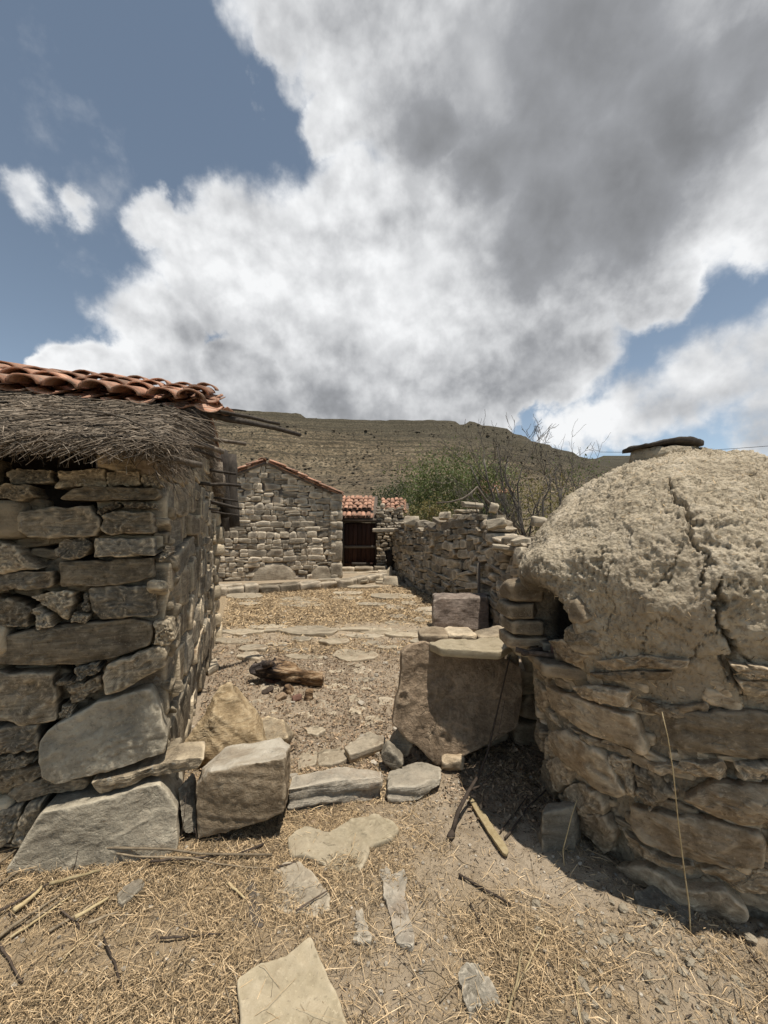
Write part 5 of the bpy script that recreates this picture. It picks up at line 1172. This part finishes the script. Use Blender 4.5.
# overhead wire
pw = [np.array(at(700, 455, 40)) * 1., np.array(at(900, 438, 40))]
loose('overhead_wire', 'wire', 'thin black wire crossing the sky behind the oven', 'wire', tuple(pw[0]), lambda mb: tube(mb, bent(at(600, 452, 60), at(900, 434, 30), 16, -.5), .03, .02, 5))
# ------------------------------------------------------------------ log, sticks and litter
def log(mb):
    n, m = 70, 40; t = np.linspace(0, 1, n); p0, p1 = np.array([-1.42, 4.30, .10]), np.array([-.62, 4.16, .085]); V = []
    a = np.linspace(0, 2 * math.pi, m + 1)[:-1]
    for x in t:
        r = np.interp(x, [0, .05, .2, .35, .6, .95, 1], [.03, .07, .10, .13, .10, .075, .065]); c = p0 + (p1 - p0) * x + np.array([0, 0, .02 * math.sin(x * 5)])
        V.append(np.c_[np.full(m, c[0]), c[1] + r * np.cos(a), c[2] + r * np.sin(a) * .9 + .01])
    V = np.concatenate(V); N = np.c_[np.zeros(len(V)), np.tile(np.cos(a), n), np.tile(np.sin(a), n)]
    h = fbm(V * (3, 11, 11), 4, 5) * .035 + np.abs(noise(V * (6, 26, 26), 8)) * -.02; V = V + N * h[:, None]
    V[:, 0] += fbm(V * 14, 2, 9) * .02
    idx = np.arange(n * m).reshape(n, m); nx = np.roll(idx, -1, 1); Q = np.stack([idx[:-1], nx[:-1], nx[1:], idx[1:]], -1).reshape(-1, 4)
    c0 = len(V); V = np.vstack([V, V[:m].mean(0), V[-m:].mean(0)]); T = np.vstack([np.stack([np.full(m, c0), nx[0], idx[0]], -1), np.stack([np.full(m, c0 + 1), idx[-1], nx[-1]], -1)])
    mb.add(V, Q, T, rnd=.5)
    tube(mb, bent((-1.25, 4.25, .17), (-1.12, 4.1, .24), 6, 0, .05, 3), .05, .022, 9, rnd=.5, wob=.02)
    tube(mb, bent((-1.1, 4.22, .2), (-1.3, 4.15, .16), 6, 0, .05, 6), .035, .02, 9, rnd=.5, wob=.02)
loose('charred_log', 'charred', 'charred driftwood log with one sunlit tan end lying on the leaves', 'log', (-1.02, 4.23, 0), log)
for i, (px, py, w, h_, d, mat, lb) in enumerate([(272, 680, .17, .05, .07, 'brick', 'flat orange chip of wood under the middle of the log'), (289, 690, .09, .08, .07, 'charred', 'jagged pale and black chip in front of the log'), (309, 696, .09, .10, .08, 'charred', 'black stub standing in front of the right end of the log'), (297, 698, .08, .06, .06, 'brick', 'reddish chip beside the black stub'), (268, 689, .10, .04, .06, 'stick', 'brown chip at the left of the log front'), (281, 696, .07, .05, .06, 'leaf_dry', 'small brown chip between the two rows of chips')]):
    x, y = G(px, py, .03); loose('wood_chip', mat, lb, 'wood chip', (x, y, 0), lambda mb: rock(mb, (x, y, h_ * .45), (1, .3 * (i - 2), 0), (.1, .1, 1), (.3 * (i - 2), -1, 0), (w, h_, d), 500 + i, 9, 4, 9, .15, .2 * (i - 2), .5), 'chips around the charred log')
def lay(px0, py0, px1, py1, r, mat, label, name='stick', lift0=.008, lift1=.008, sag=0., wob=.03, grp=None, sides=6):
    (x0, y0), (x1, y1) = G(px0, py0), G(px1, py1); p = (x0, y0, gz1(x0, y0) + r + lift0); q = (x1, y1, gz1(x1, y1) + r + lift1); sd = int(px0 * 7 + py1)
    return loose(name, mat, label, 'stick' if name != 'stalk' else 'stalk', ((x0 + x1) / 2, (y0 + y1) / 2, min(p[2], q[2]) - r), lambda mb: tube(mb, bent(p, q, 9, sag, wob, sd), r, r * .65, sides, wob=r * .25, seed=sd), grp)
lay(-10, 870, 272, 860, .007, 'stalk', 'longest dry stick, lying along the foot of the hut wall', lift0=.02, lift1=.02, wob=.02)
lay(60, 862, 275, 872, .0045, 'stalk', 'thin dry stick just below the longest stick', lift0=.03)
lay(150, 868, 222, 862, .006, 'stick', 'dark stick parallel to the end of the longest stick', lift0=.02)
lay(240, 860, 264, 848, .008, 'stick', 'short dark stick in front of the square block', lift0=.01)
for i, (a, b, c, d, r, mt, lb) in enumerate([(-5, 908, 33, 877, .006, 'stalk', 'grey stalk at the far left below the wall'), (14, 925, 42, 898, .010, 'goldstalk', 'split golden stalk, left of the pair in the straw'), (49, 898, 100, 877, .008, 'goldstalk', 'golden stalk lying highest in the straw bundle'),
        (-5, 950, 62, 901, .007, 'stalk', 'thick grey brown stalk running out at the left edge'), (26, 934, 80, 893, .006, 'stalk', 'grey stalk in the middle of the bundle'), (75, 928, 108, 905, .008, 'goldstalk', 'short golden stalk at the right of the bundle'), (49, 936, 148, 870, .006, 'stalk', 'long straight stalk pointing at the small grey stone'),
        (-5, 930, 55, 890, .006, 'stick', 'dark stalk under the bundle at the left'), (88, 932, 118, 916, .006, 'stalk', 'short grey stalk below the golden one'), (10, 945, 70, 905, .005, 'goldstalk', 'thin golden stalk at the bottom of the bundle'), (-5, 890, 20, 868, .006, 'stalk', 'short stalk at the left edge under the long stick'), (30, 880, 95, 868, .005, 'stick', 'brown twig behind the golden stalks'), (60, 915, 80, 930, .004, 'stick', 'little twig lying across the bundle')]):
    lay(a, b, c, d, r, mt, lb, 'stalk', lift0=.008 + .012 * (i % 3), lift1=.012, wob=.03, grp='dry stalks heaped below the hut')
lay(104, 940, 124, 995, .0045, 'stick', 'dark twig pointing down the straw, bottom left'); lay(-3, 950, 23, 985, .005, 'stick', 'dark twig at the left edge of the straw')
lay(98, 975, 96, 1030, .003, 'stalk', 'thin pale straw stem at the bottom left'); lay(160, 943, 222, 937, .0045, 'stick', 'dark twig across the straw left of the path', lift0=.012)
lay(58, 965, 92, 930, .003, 'goldstalk', 'thin pale stem in the straw below the bundle'); lay(180, 960, 200, 925, .003, 'stalk', 'short thin stem left of the narrow wood splinter'); lay(225, 985, 238, 1030, .003, 'stalk', 'thin stem beside the big flagstone')
lay(228, 887, 245, 903, .006, 'goldstalk', 'yellow chip of stalk left of the five sided flagstone'); lay(296, 918, 328, 896, .004, 'stick', 'dark twig lying on the five sided flagstone', lift0=.02, lift1=.03, wob=.01); lay(278, 872, 298, 864, .004, 'stick', 'tiny dark twig on the upper corner of the five sided flagstone', lift0=.02, lift1=.02)
flat_thing('wood_splinter', 'wood', 'narrow grey splinter of old wood lying left of the path', 'wood splinter', [(247,872),(254,870),(258,900),(264,925),(258,928),(249,915)], .012, .02, 44, (0, 0), None, 50, 6, bevel=.004, relief=.004)
flat_thing('thin_board', 'goldstalk', 'thin pale sliver of board at the edge of the oven shadow', 'board', [(468,797),(471,796),(489,819),(509,849),(507,855),(502,851),(484,825)], .02, .015, 45, (0, 0), None, 60, 6, bevel=.004, relief=.003)
lay(505, 838, 546, 796, .006, 'stick', 'dark stick lying in the oven shadow', lift0=.01, lift1=.03); lay(500, 832, 528, 800, .004, 'stick', 'thinner stick beside the dark stick in the oven shadow', lift0=.01, lift1=.02)
lay(459, 879, 511, 907, .007, 'stick', 'reddish brown stick lying on bare dirt right of the path', wob=.02); lay(470, 905, 513, 978, .003, 'stick', 'long thin dark twig right of the path'); lay(505, 1030, 522, 960, .005, 'goldstalk', 'pale stalk at the bottom edge right of the path', lift1=.03)
lay(508, 1000, 545, 935, .0035, 'goldstalk', 'curved pale stem in the right straw patch', lift1=.03); lay(575, 965, 582, 1030, .004, 'goldstalk', 'pale stalk at the bottom right'); lay(735, 940, 772, 990, .004, 'stick', 'dark twig at the right edge below the oven'); lay(440, 1000, 470, 965, .003, 'stalk', 'thin stem left of the buried grey flagstone')
def up(pts, r0, r1, mat, label, name='branch', cat='branch', sides=6):
    P = np.array(pts); loose(name, mat, label, cat, tuple(P[0]), lambda mb: tube(mb, np.vstack([P[0] - (0, 0, .03), P]), r0, r1, sides, wob=r0 * .2))
x, y = G(452, 832)
def twig(mb):
    tube(mb, [at(452, 834, y - .02), at(458, 812, 2.22), at(468, 792, 2.32), at(478, 776, 2.42), at(487, 754, 2.52), at(494, 725, 2.58), at(502, 690, 2.62), at(510, 655, 2.66)], .012, .003, 7, wob=.003)
    tube(mb, [at(470, 790, 2.34), at(482, 785, 2.36), at(497, 768, 2.42)], .006, .003, 6); tube(mb, [at(490, 745, 2.54), at(498, 735, 2.5), at(505, 700, 2.5)], .003, .0015, 5); tube(mb, [at(452, 834, 2.13), at(449, 838, 2.1)], .02, .016, 7, wob=.006)
loose('dry_branch', 'stick', 'forked dry branch leaning from the dirt up against the oven shelf', 'branch', (x, y, 0), twig)
up([at(691, 938, 1.60), at(689, 905, 1.60), at(684, 868, 1.59), at(678, 820, 1.57), at(673, 770, 1.55), at(668, 738, 1.545), at(662, 712, 1.54)], .0027, .0014, 'goldstalk', 'tall thin pale stalk standing in front of the oven base', 'stalk', 'stalk')
up([at(566, 890, 1.92), at(563, 850, 1.93), at(572, 815, 1.95), at(577, 800, 1.95)], .003, .0015, 'goldstalk', 'thin bent stalk standing left of the oven foot', 'stalk', 'stalk')
for i, (px, py, px1, py1, dy, lb) in enumerate([(72, 880, 78, 850, 0, 'first dark stub of a stem standing in the straw below the wall'), (94, 862, 99, 845, .1, 'short dark stub of a stem close under the wall slab'), (145, 850, 141, 803, 0, 'tall thin stem before the big lower slab'), (154, 842, 182, 796, .1, 'thin stem leaning right before the lower slab'), (180, 845, 186, 797, 0, 'thin stem standing beside the narrow wedge stone'), (162, 845, 188, 790, .05, 'second thin stem leaning toward the narrow wedge stone'), (196, 845, 195, 828, 0, 'stub of a stem at the left corner of the square block'), (218, 850, 219, 834, 0, 'stub of a stem before the square block')]):
    x, y = G(px, py); up([(x, y, gz1(x, y)), (np.array((x, y, gz1(x, y))) + np.array(at(px1, py1, y + dy))) / 2 + (.004, 0, .005), at(px1, py1, y + dy)], .0028, .0014, 'stick', lb, 'stalk', 'stalk', 5)

def scatter(name, n, region, dens, size, mat, kind, seed, flat=.35, curl=.3, lift=.006):
    """loose litter: many small separate pieces lying at random on the ground, as one uncountable mass"""
    R_ = np.random.RandomState(seed); (x0, x1), (y0, y1) = region; X, Y = [], []
    while sum(map(len, X)) < n:
        x, y = R_.uniform(x0, x1, n), y0 + (y1 - y0) * R_.rand(n) ** 1.25; k = R_.rand(n) < dens(x, y)
        k &= ((x - HC[0]) * HR[0] + (y - HC[1]) * HR[1] > .02) | ((x - HC[0]) * HB[0] + (y - HC[1]) * HB[1] < -.05)
        k &= np.hypot(x - OC[0], y - OC[1]) > .74
        X.append(x[k]); Y.append(y[k])
    x, y = np.concatenate(X)[:n], np.concatenate(Y)[:n]; z = gzf(x, y) + R_.rand(n) ** 2 * lift * 2 + .002
    az = R_.uniform(0, 2 * math.pi, n); L = R_.uniform(size[0], size[1], n) * (1 + 1.2 * (R_.rand(n) < .06)); w = R_.uniform(size[2], size[3], n); el = R_.normal(size=n) * flat
    d = np.stack([np.cos(az) * np.cos(el), np.sin(az) * np.cos(el), np.sin(el)], 1); s = np.stack([-np.sin(az), np.cos(az), R_.normal(size=n) * .5], 1); u = np.cross(d, s)
    c = np.stack([x, y, z], 1) + u * 0; k = (R_.normal(size=n) * curl * L)[:, None]; side = R_.normal(size=(n, 1)) * .12 * L[:, None]
    a, m, b = c - d * L[:, None] / 2, c + u * np.abs(k) * .5 + s * side, c + d * L[:, None] / 2; h = w[:, None] / 2
    V = np.stack([a - s * h, a + s * h, m - s * h * 1.1, m + s * h * 1.1, b - s * h * .6, b + s * h * .6], 1).reshape(-1, 3); i = np.arange(n)[:, None] * 6
    mb = MB(); mb.add(V, np.vstack([i + (0, 1, 3, 2), i + (2, 3, 5, 4)]), rnd=np.repeat(R_.rand(n), 6)); tag(mb.build(name, M[mat], smooth=False), kind='stuff')
scatter('straw_litter', 80000, ((-2.1, 1.4), (.95, 3.2)), lambda x, y: np.clip(straw_w(x, y) * sstep(-.7, .25, fbm(np.c_[x * 3.2, y * 3.2, x * 0], 3, 91)) * 1.1 + .04, 0, 1), (.005, .048, .0006, .0024), 'straw', 'stuff', 1)
scatter('long_straw', 3600, ((-2.1, 1.4), (.95, 3.0)), lambda x, y: np.clip(straw_w(x, y) + .02, 0, 1), (.05, .17, .0009, .0022), 'straw', 'stuff', 11, .12, .12, .012)
scatter('courtyard_straw', 9000, ((-2.6, 1.2), (2.4, 6.4)), lambda x, y: np.clip(straw_w(x, y), .03, 1), (.01, .06, .001, .004), 'straw', 'stuff', 12)
scatter('yard_straw', 26000, ((-4.6, 2.2), (5.2, 11.5)), lambda x, y: np.clip(straw_w(x, y), .04, 1), (.03, .11, .004, .012), 'straw', 'stuff', 2, lift=.012)
scatter('leaf_litter', 15000, ((-2.6, 1.2), (2.2, 6.5)), lambda x, y: np.clip(leaf_w(x, y) + .03, 0, 1), (.008, .034, .004, .013), 'leaf_dry', 'stuff', 3, .5, .5, .008)
scatter('bark_crumbs', 8000, ((-1.9, 1.5), (.95, 3.2)), lambda x, y: .3 + .5 * straw_w(x, y), (.003, .016, .0012, .0045), 'stick', 'stuff', 4, .4, .3, .004)
def stones_stuff(name, n, region, size, mat, seed, dens=None):
    R_ = np.random.RandomState(seed); (x0, x1), (y0, y1) = region; p, Q = cube_grid(2); q = p / np.linalg.norm(p, axis=1, keepdims=True); mb = MB()
    x, y = R_.uniform(x0, x1, n), y0 + (y1 - y0) * R_.rand(n) ** 1.3; k = np.hypot(x - OC[0], y - OC[1]) > .76
    x, y = x[k], y[k]; n = len(x); s = size[0] + (size[1] - size[0]) * R_.rand(n) ** 3.5; v = q[None] * R_.uniform(.6, 1.2, (n,) + q.shape) * s[:, None, None] * np.array([1, 1, .7]); a = R_.uniform(0, 6.3, n)[:, None]
    v = np.stack([v[..., 0] * np.cos(a) - v[..., 1] * np.sin(a), v[..., 0] * np.sin(a) + v[..., 1] * np.cos(a), v[..., 2]], -1) + np.stack([x, y, gzf(x, y) + s * .25], 1)[:, None]
    mb.add(v.reshape(-1, 3), (np.arange(n)[:, None, None] * len(q) + Q[None]).reshape(-1, 4), rnd=np.repeat(R_.rand(n), len(q)))
    tag(mb.build(name, M[mat], smooth=False), kind='stuff')
stones_stuff('gravel', 4500, ((-1.8, 1.6), (.95, 3.3)), (.0015, .011), 'pebble', 5)
stones_stuff('rubble_chips', 420, ((-2.4, 1.6), (2.6, 8.)), (.01, .04), 'pebble', 6)
stones_stuff('dirt_clods', 700, ((.6, 1.75), (.95, 1.75)), (.004, .022), 'mud', 7)

# ------------------------------------------------------------------ sky, sun, camera
W = bpy.data.worlds.new('World'); SC.world = W; W.use_nodes = True
t = NT(W.node_tree); t.n.clear(); out = t.new('ShaderNodeOutputWorld')
SUN = np.array([.19, -.12, 1.]); SUN /= np.linalg.norm(SUN); el = math.asin(SUN[2]); azm = math.atan2(SUN[0], SUN[1])
sky = t.new('ShaderNodeTexSky', sky_type='NISHITA'); sky.sun_disc = False; sky.sun_elevation = el; sky.sun_rotation = azm; sky.altitude = 2500; sky.dust_density = 1.; sky.air_density = 1.0
d = t.vmath('NORMALIZE', t.new('ShaderNodeTexCoord').outputs['Generated'])
def dirpx(px, py): v = np.array([(px - 384) / F, 1., (HZ - py) / F]); return v / np.linalg.norm(v)
# the clouds live on directions: warp them, then measure how near each direction is to the heart of every cloud
def vnoise(sc, det, rough=.55):
    w = t.new('ShaderNodeTexNoise'); t.put(w.inputs['Vector'], d); w.inputs['Scale'].default_value = sc; w.inputs['Detail'].default_value = det; w.inputs['Roughness'].default_value = rough
    return t.vmath('SUBTRACT', w.outputs[1], (.5, .5, .5))
dw = t.vmath('ADD', d, t.vmath('ADD', t.scale(vnoise(4.5, 2), .13), t.scale(vnoise(15., 5, .6), .075)))
def blob(px, py, r, soft=.5):
    c = dirpx(px, py); e = dirpx(px + r * .7, py + r * .7); e2 = dirpx(px - r * .7, py - r * .7); ra = .5 * (math.acos(min(1, c @ e)) + math.acos(min(1, c @ e2)))
    ds = t.vmath('DISTANCE', dw, tuple(c)); return t.rng(ds, ra * (1 + soft * .6), ra * (1 - soft), 0, 1)
def union(lst):
    r = lst[0]
    for x in lst[1:]: r = t.math('MAXIMUM', r, x)
    return r
CL = [(95,372,52),(150,330,75),(158,222,46),(215,270,85),(290,290,110),(385,250,95),(460,320,120),(540,260,130),(555,345,70),(440,400,60),(240,390,60),(330,405,60),(170,380,50),(420,410,60),(500,395,45),(370,350,70),(300,430,60),(400,440,60),(150,410,50),(60,390,40),(480,430,40),(655,298,36),
      (350,40,70),(430,70,110),(520,110,150),(640,60,160),(690,150,120),(610,220,110),(760,30,130),(340,120,45),(285,20,50),(760,215,50)]
SM = [(245,8,55),(300,60,40),(22,186,36),(66,192,24),(578,428,44),(640,412,52),(700,388,56),(765,372,62),(262,92,26),(820,420,80)]
OUT = [(-300,300,120),(1150,150,200),(1050,440,100),(300,-300,160),(900,-300,200)]     # clouds beyond the picture
cov = t.math('MAXIMUM', union([blob(*c) for c in CL + OUT]), t.math('MULTIPLY', union([blob(a, b, r, .7) for a, b, r in SM]), .72))
back = t.new('ShaderNodeSeparateXYZ'); t.link(d, back.inputs[0])
cov = t.math('MAXIMUM', cov, t.math('MULTIPLY', t.rng(back.outputs[1], .15, -.25), .2))  # unseen cloud cover behind the viewer, added to raise the ambient light
n1 = t.noise(d, 8.5, 10, .585, .0); r1 = t.noise(d, 8.5, 6, .52, .0); r2 = t.noise(t.vmath('ADD', d, (-.010, -.0, -.024)), 8.5, 6, .52, .0)
vb = t.voro(t.vmath('ADD', d, t.scale(vnoise(9., 3), .10)), 9.); vb.inputs['Detail'].default_value = 3.; vb.inputs['Roughness'].default_value = .55; vb.inputs['Lacunarity'].default_value = 2.3; vb.normalize = True
puff = t.math('SUBTRACT', .36, vb.outputs[0])                            # rounded heads, sharp creases
thick = t.math('ADD', cov, t.math('ADD', t.math('MULTIPLY', t.math('SUBTRACT', n1, .5), 1.25), t.math('MULTIPLY', puff, .75)))
soft = t.math('MAXIMUM', t.rng(t.vmath('DISTANCE', d, tuple(dirpx(290, 20))), .15, .55, 1, 0), t.rng(t.vmath('DISTANCE', d, tuple(dirpx(40, 188))), .12, .3, 1.3, 0)); soft = t.math('MAXIMUM', soft, t.rng(t.vmath('DISTANCE', d, tuple(dirpx(690, 310))), .1, .35, 1, 0))          # thin ragged veil at the top left, crisp heads elsewhere
mask = t.rng(thick, t.math('MULTIPLY_ADD', soft, -.22, .36), t.math('MULTIPLY_ADD', soft, .25, .66))
relief = t.math('SUBTRACT', r1, r2)                                     # brighter where the puff faces up to the sun
DK = [(520,120,105),(610,195,80),(600,30,110),(430,125,50),(740,90,60),(540,225,65),(690,120,80),(470,175,45)]
DL = [(680,430,50),(768,400,50),(600,445,30),(215,350,50),(330,385,75),(440,385,75),(520,370,60),(260,400,50)]
LT = [(150,285,60),(100,350,50),(215,240,80),(300,235,70),(395,310,80),(450,330,60),(300,330,50),(155,210,45),(490,85,36),(738,85,30),(745,190,50),(340,100,40),(270,300,65),(700,265,40),(590,415,40),(700,385,35),(360,190,40),(22,186,40)]
dk = union([blob(a, b, r, .9) for a, b, r in DK]); lt = union([blob(a, b, r, .85) for a, b, r in LT])
val = t.math('ADD', t.math('ADD', .57, t.math('MULTIPLY', lt, .20)), t.math('MULTIPLY', dk, -.36)); val = t.math('ADD', val, t.math('MULTIPLY', union([blob(a, b, r, .9) for a, b, r in DL]), -.14))
calm = t.rng(dk, 0, .8, 1, .35); val = t.math('ADD', val, t.math('MULTIPLY', t.math('ADD', t.math('MULTIPLY', relief, 1.1), t.math('MULTIPLY', puff, .6)), calm))
val = t.math('ADD', val, t.math('MULTIPLY', t.math('MULTIPLY', t.math('SUBTRACT', t.noise(d, 3.2, 3, .45), .5), .6), t.rng(dk, 0, .8, 1, .7)))
edge = t.rng(thick, .55, 1.0, .16, 0); val = t.math('ADD', val, edge)
cc = t.ramp(val, [(.10, (.20, .205, .215)), (.36, (.34, .35, .37)), (.62, (.62, .63, .645)), (.92, (.93, .94, .95))])
bgS = t.new('ShaderNodeBackground'); bgC = t.new('ShaderNodeBackground'); mx = t.new('ShaderNodeMixShader')
bw = t.new('ShaderNodeRGBToBW'); t.put(bw.inputs[0], sky.outputs[0]); cg = t.new('ShaderNodeCombineXYZ')
for i in range(3): t.put(cg.inputs[i], bw.outputs[0])
t.put(bgS.inputs[0], t.vmath('MULTIPLY', t.mix(.58, sky.outputs[0], cg.outputs[0]), (.90, 1.025, 1.06))); bgS.inputs[1].default_value = .155
t.put(bgC.inputs[0], cc); bgC.inputs[1].default_value = 1.
t.put(mx.inputs[0], mask); t.link(bgS.outputs[0], mx.inputs[1]); t.link(bgC.outputs[0], mx.inputs[2]); t.link(mx.outputs[0], out.inputs[0])
L = bpy.data.lights.new('sun', 'SUN'); L.energy = 5.; L.angle = rad(.53); L.color = (1., .95, .87)
lo = bpy.data.objects.new('sun', L); COL.objects.link(lo); lo.location = tuple(SUN * 50); lo.rotation_euler = Vector(SUN).to_track_quat('Z', 'Y').to_euler()
cam = bpy.data.cameras.new('camera'); co = bpy.data.objects.new('camera', cam); COL.objects.link(co); SC.camera = co
co.location = (0, 0, EYE); co.rotation_euler = (rad(90), 0, 0); cam.sensor_fit = 'HORIZONTAL'; cam.sensor_width = 36; cam.lens = F / 768 * 36
cam.shift_y = (HZ - 512) / 768; cam.clip_start = .05; cam.clip_end = 3000
SC.view_settings.view_transform = 'Standard'; SC.view_settings.look = 'None'; SC.view_settings.exposure = 0; SC.view_settings.gamma = 1
SC.cycles.use_denoising = True; SC.cycles.use_adaptive_sampling = True; SC.cycles.adaptive_threshold = .02; SC.cycles.max_bounces = 5; SC.cycles.diffuse_bounces = 2; SC.cycles.transparent_max_bounces = 8
SC.cycles.caustics_reflective = False; SC.cycles.caustics_refractive = False
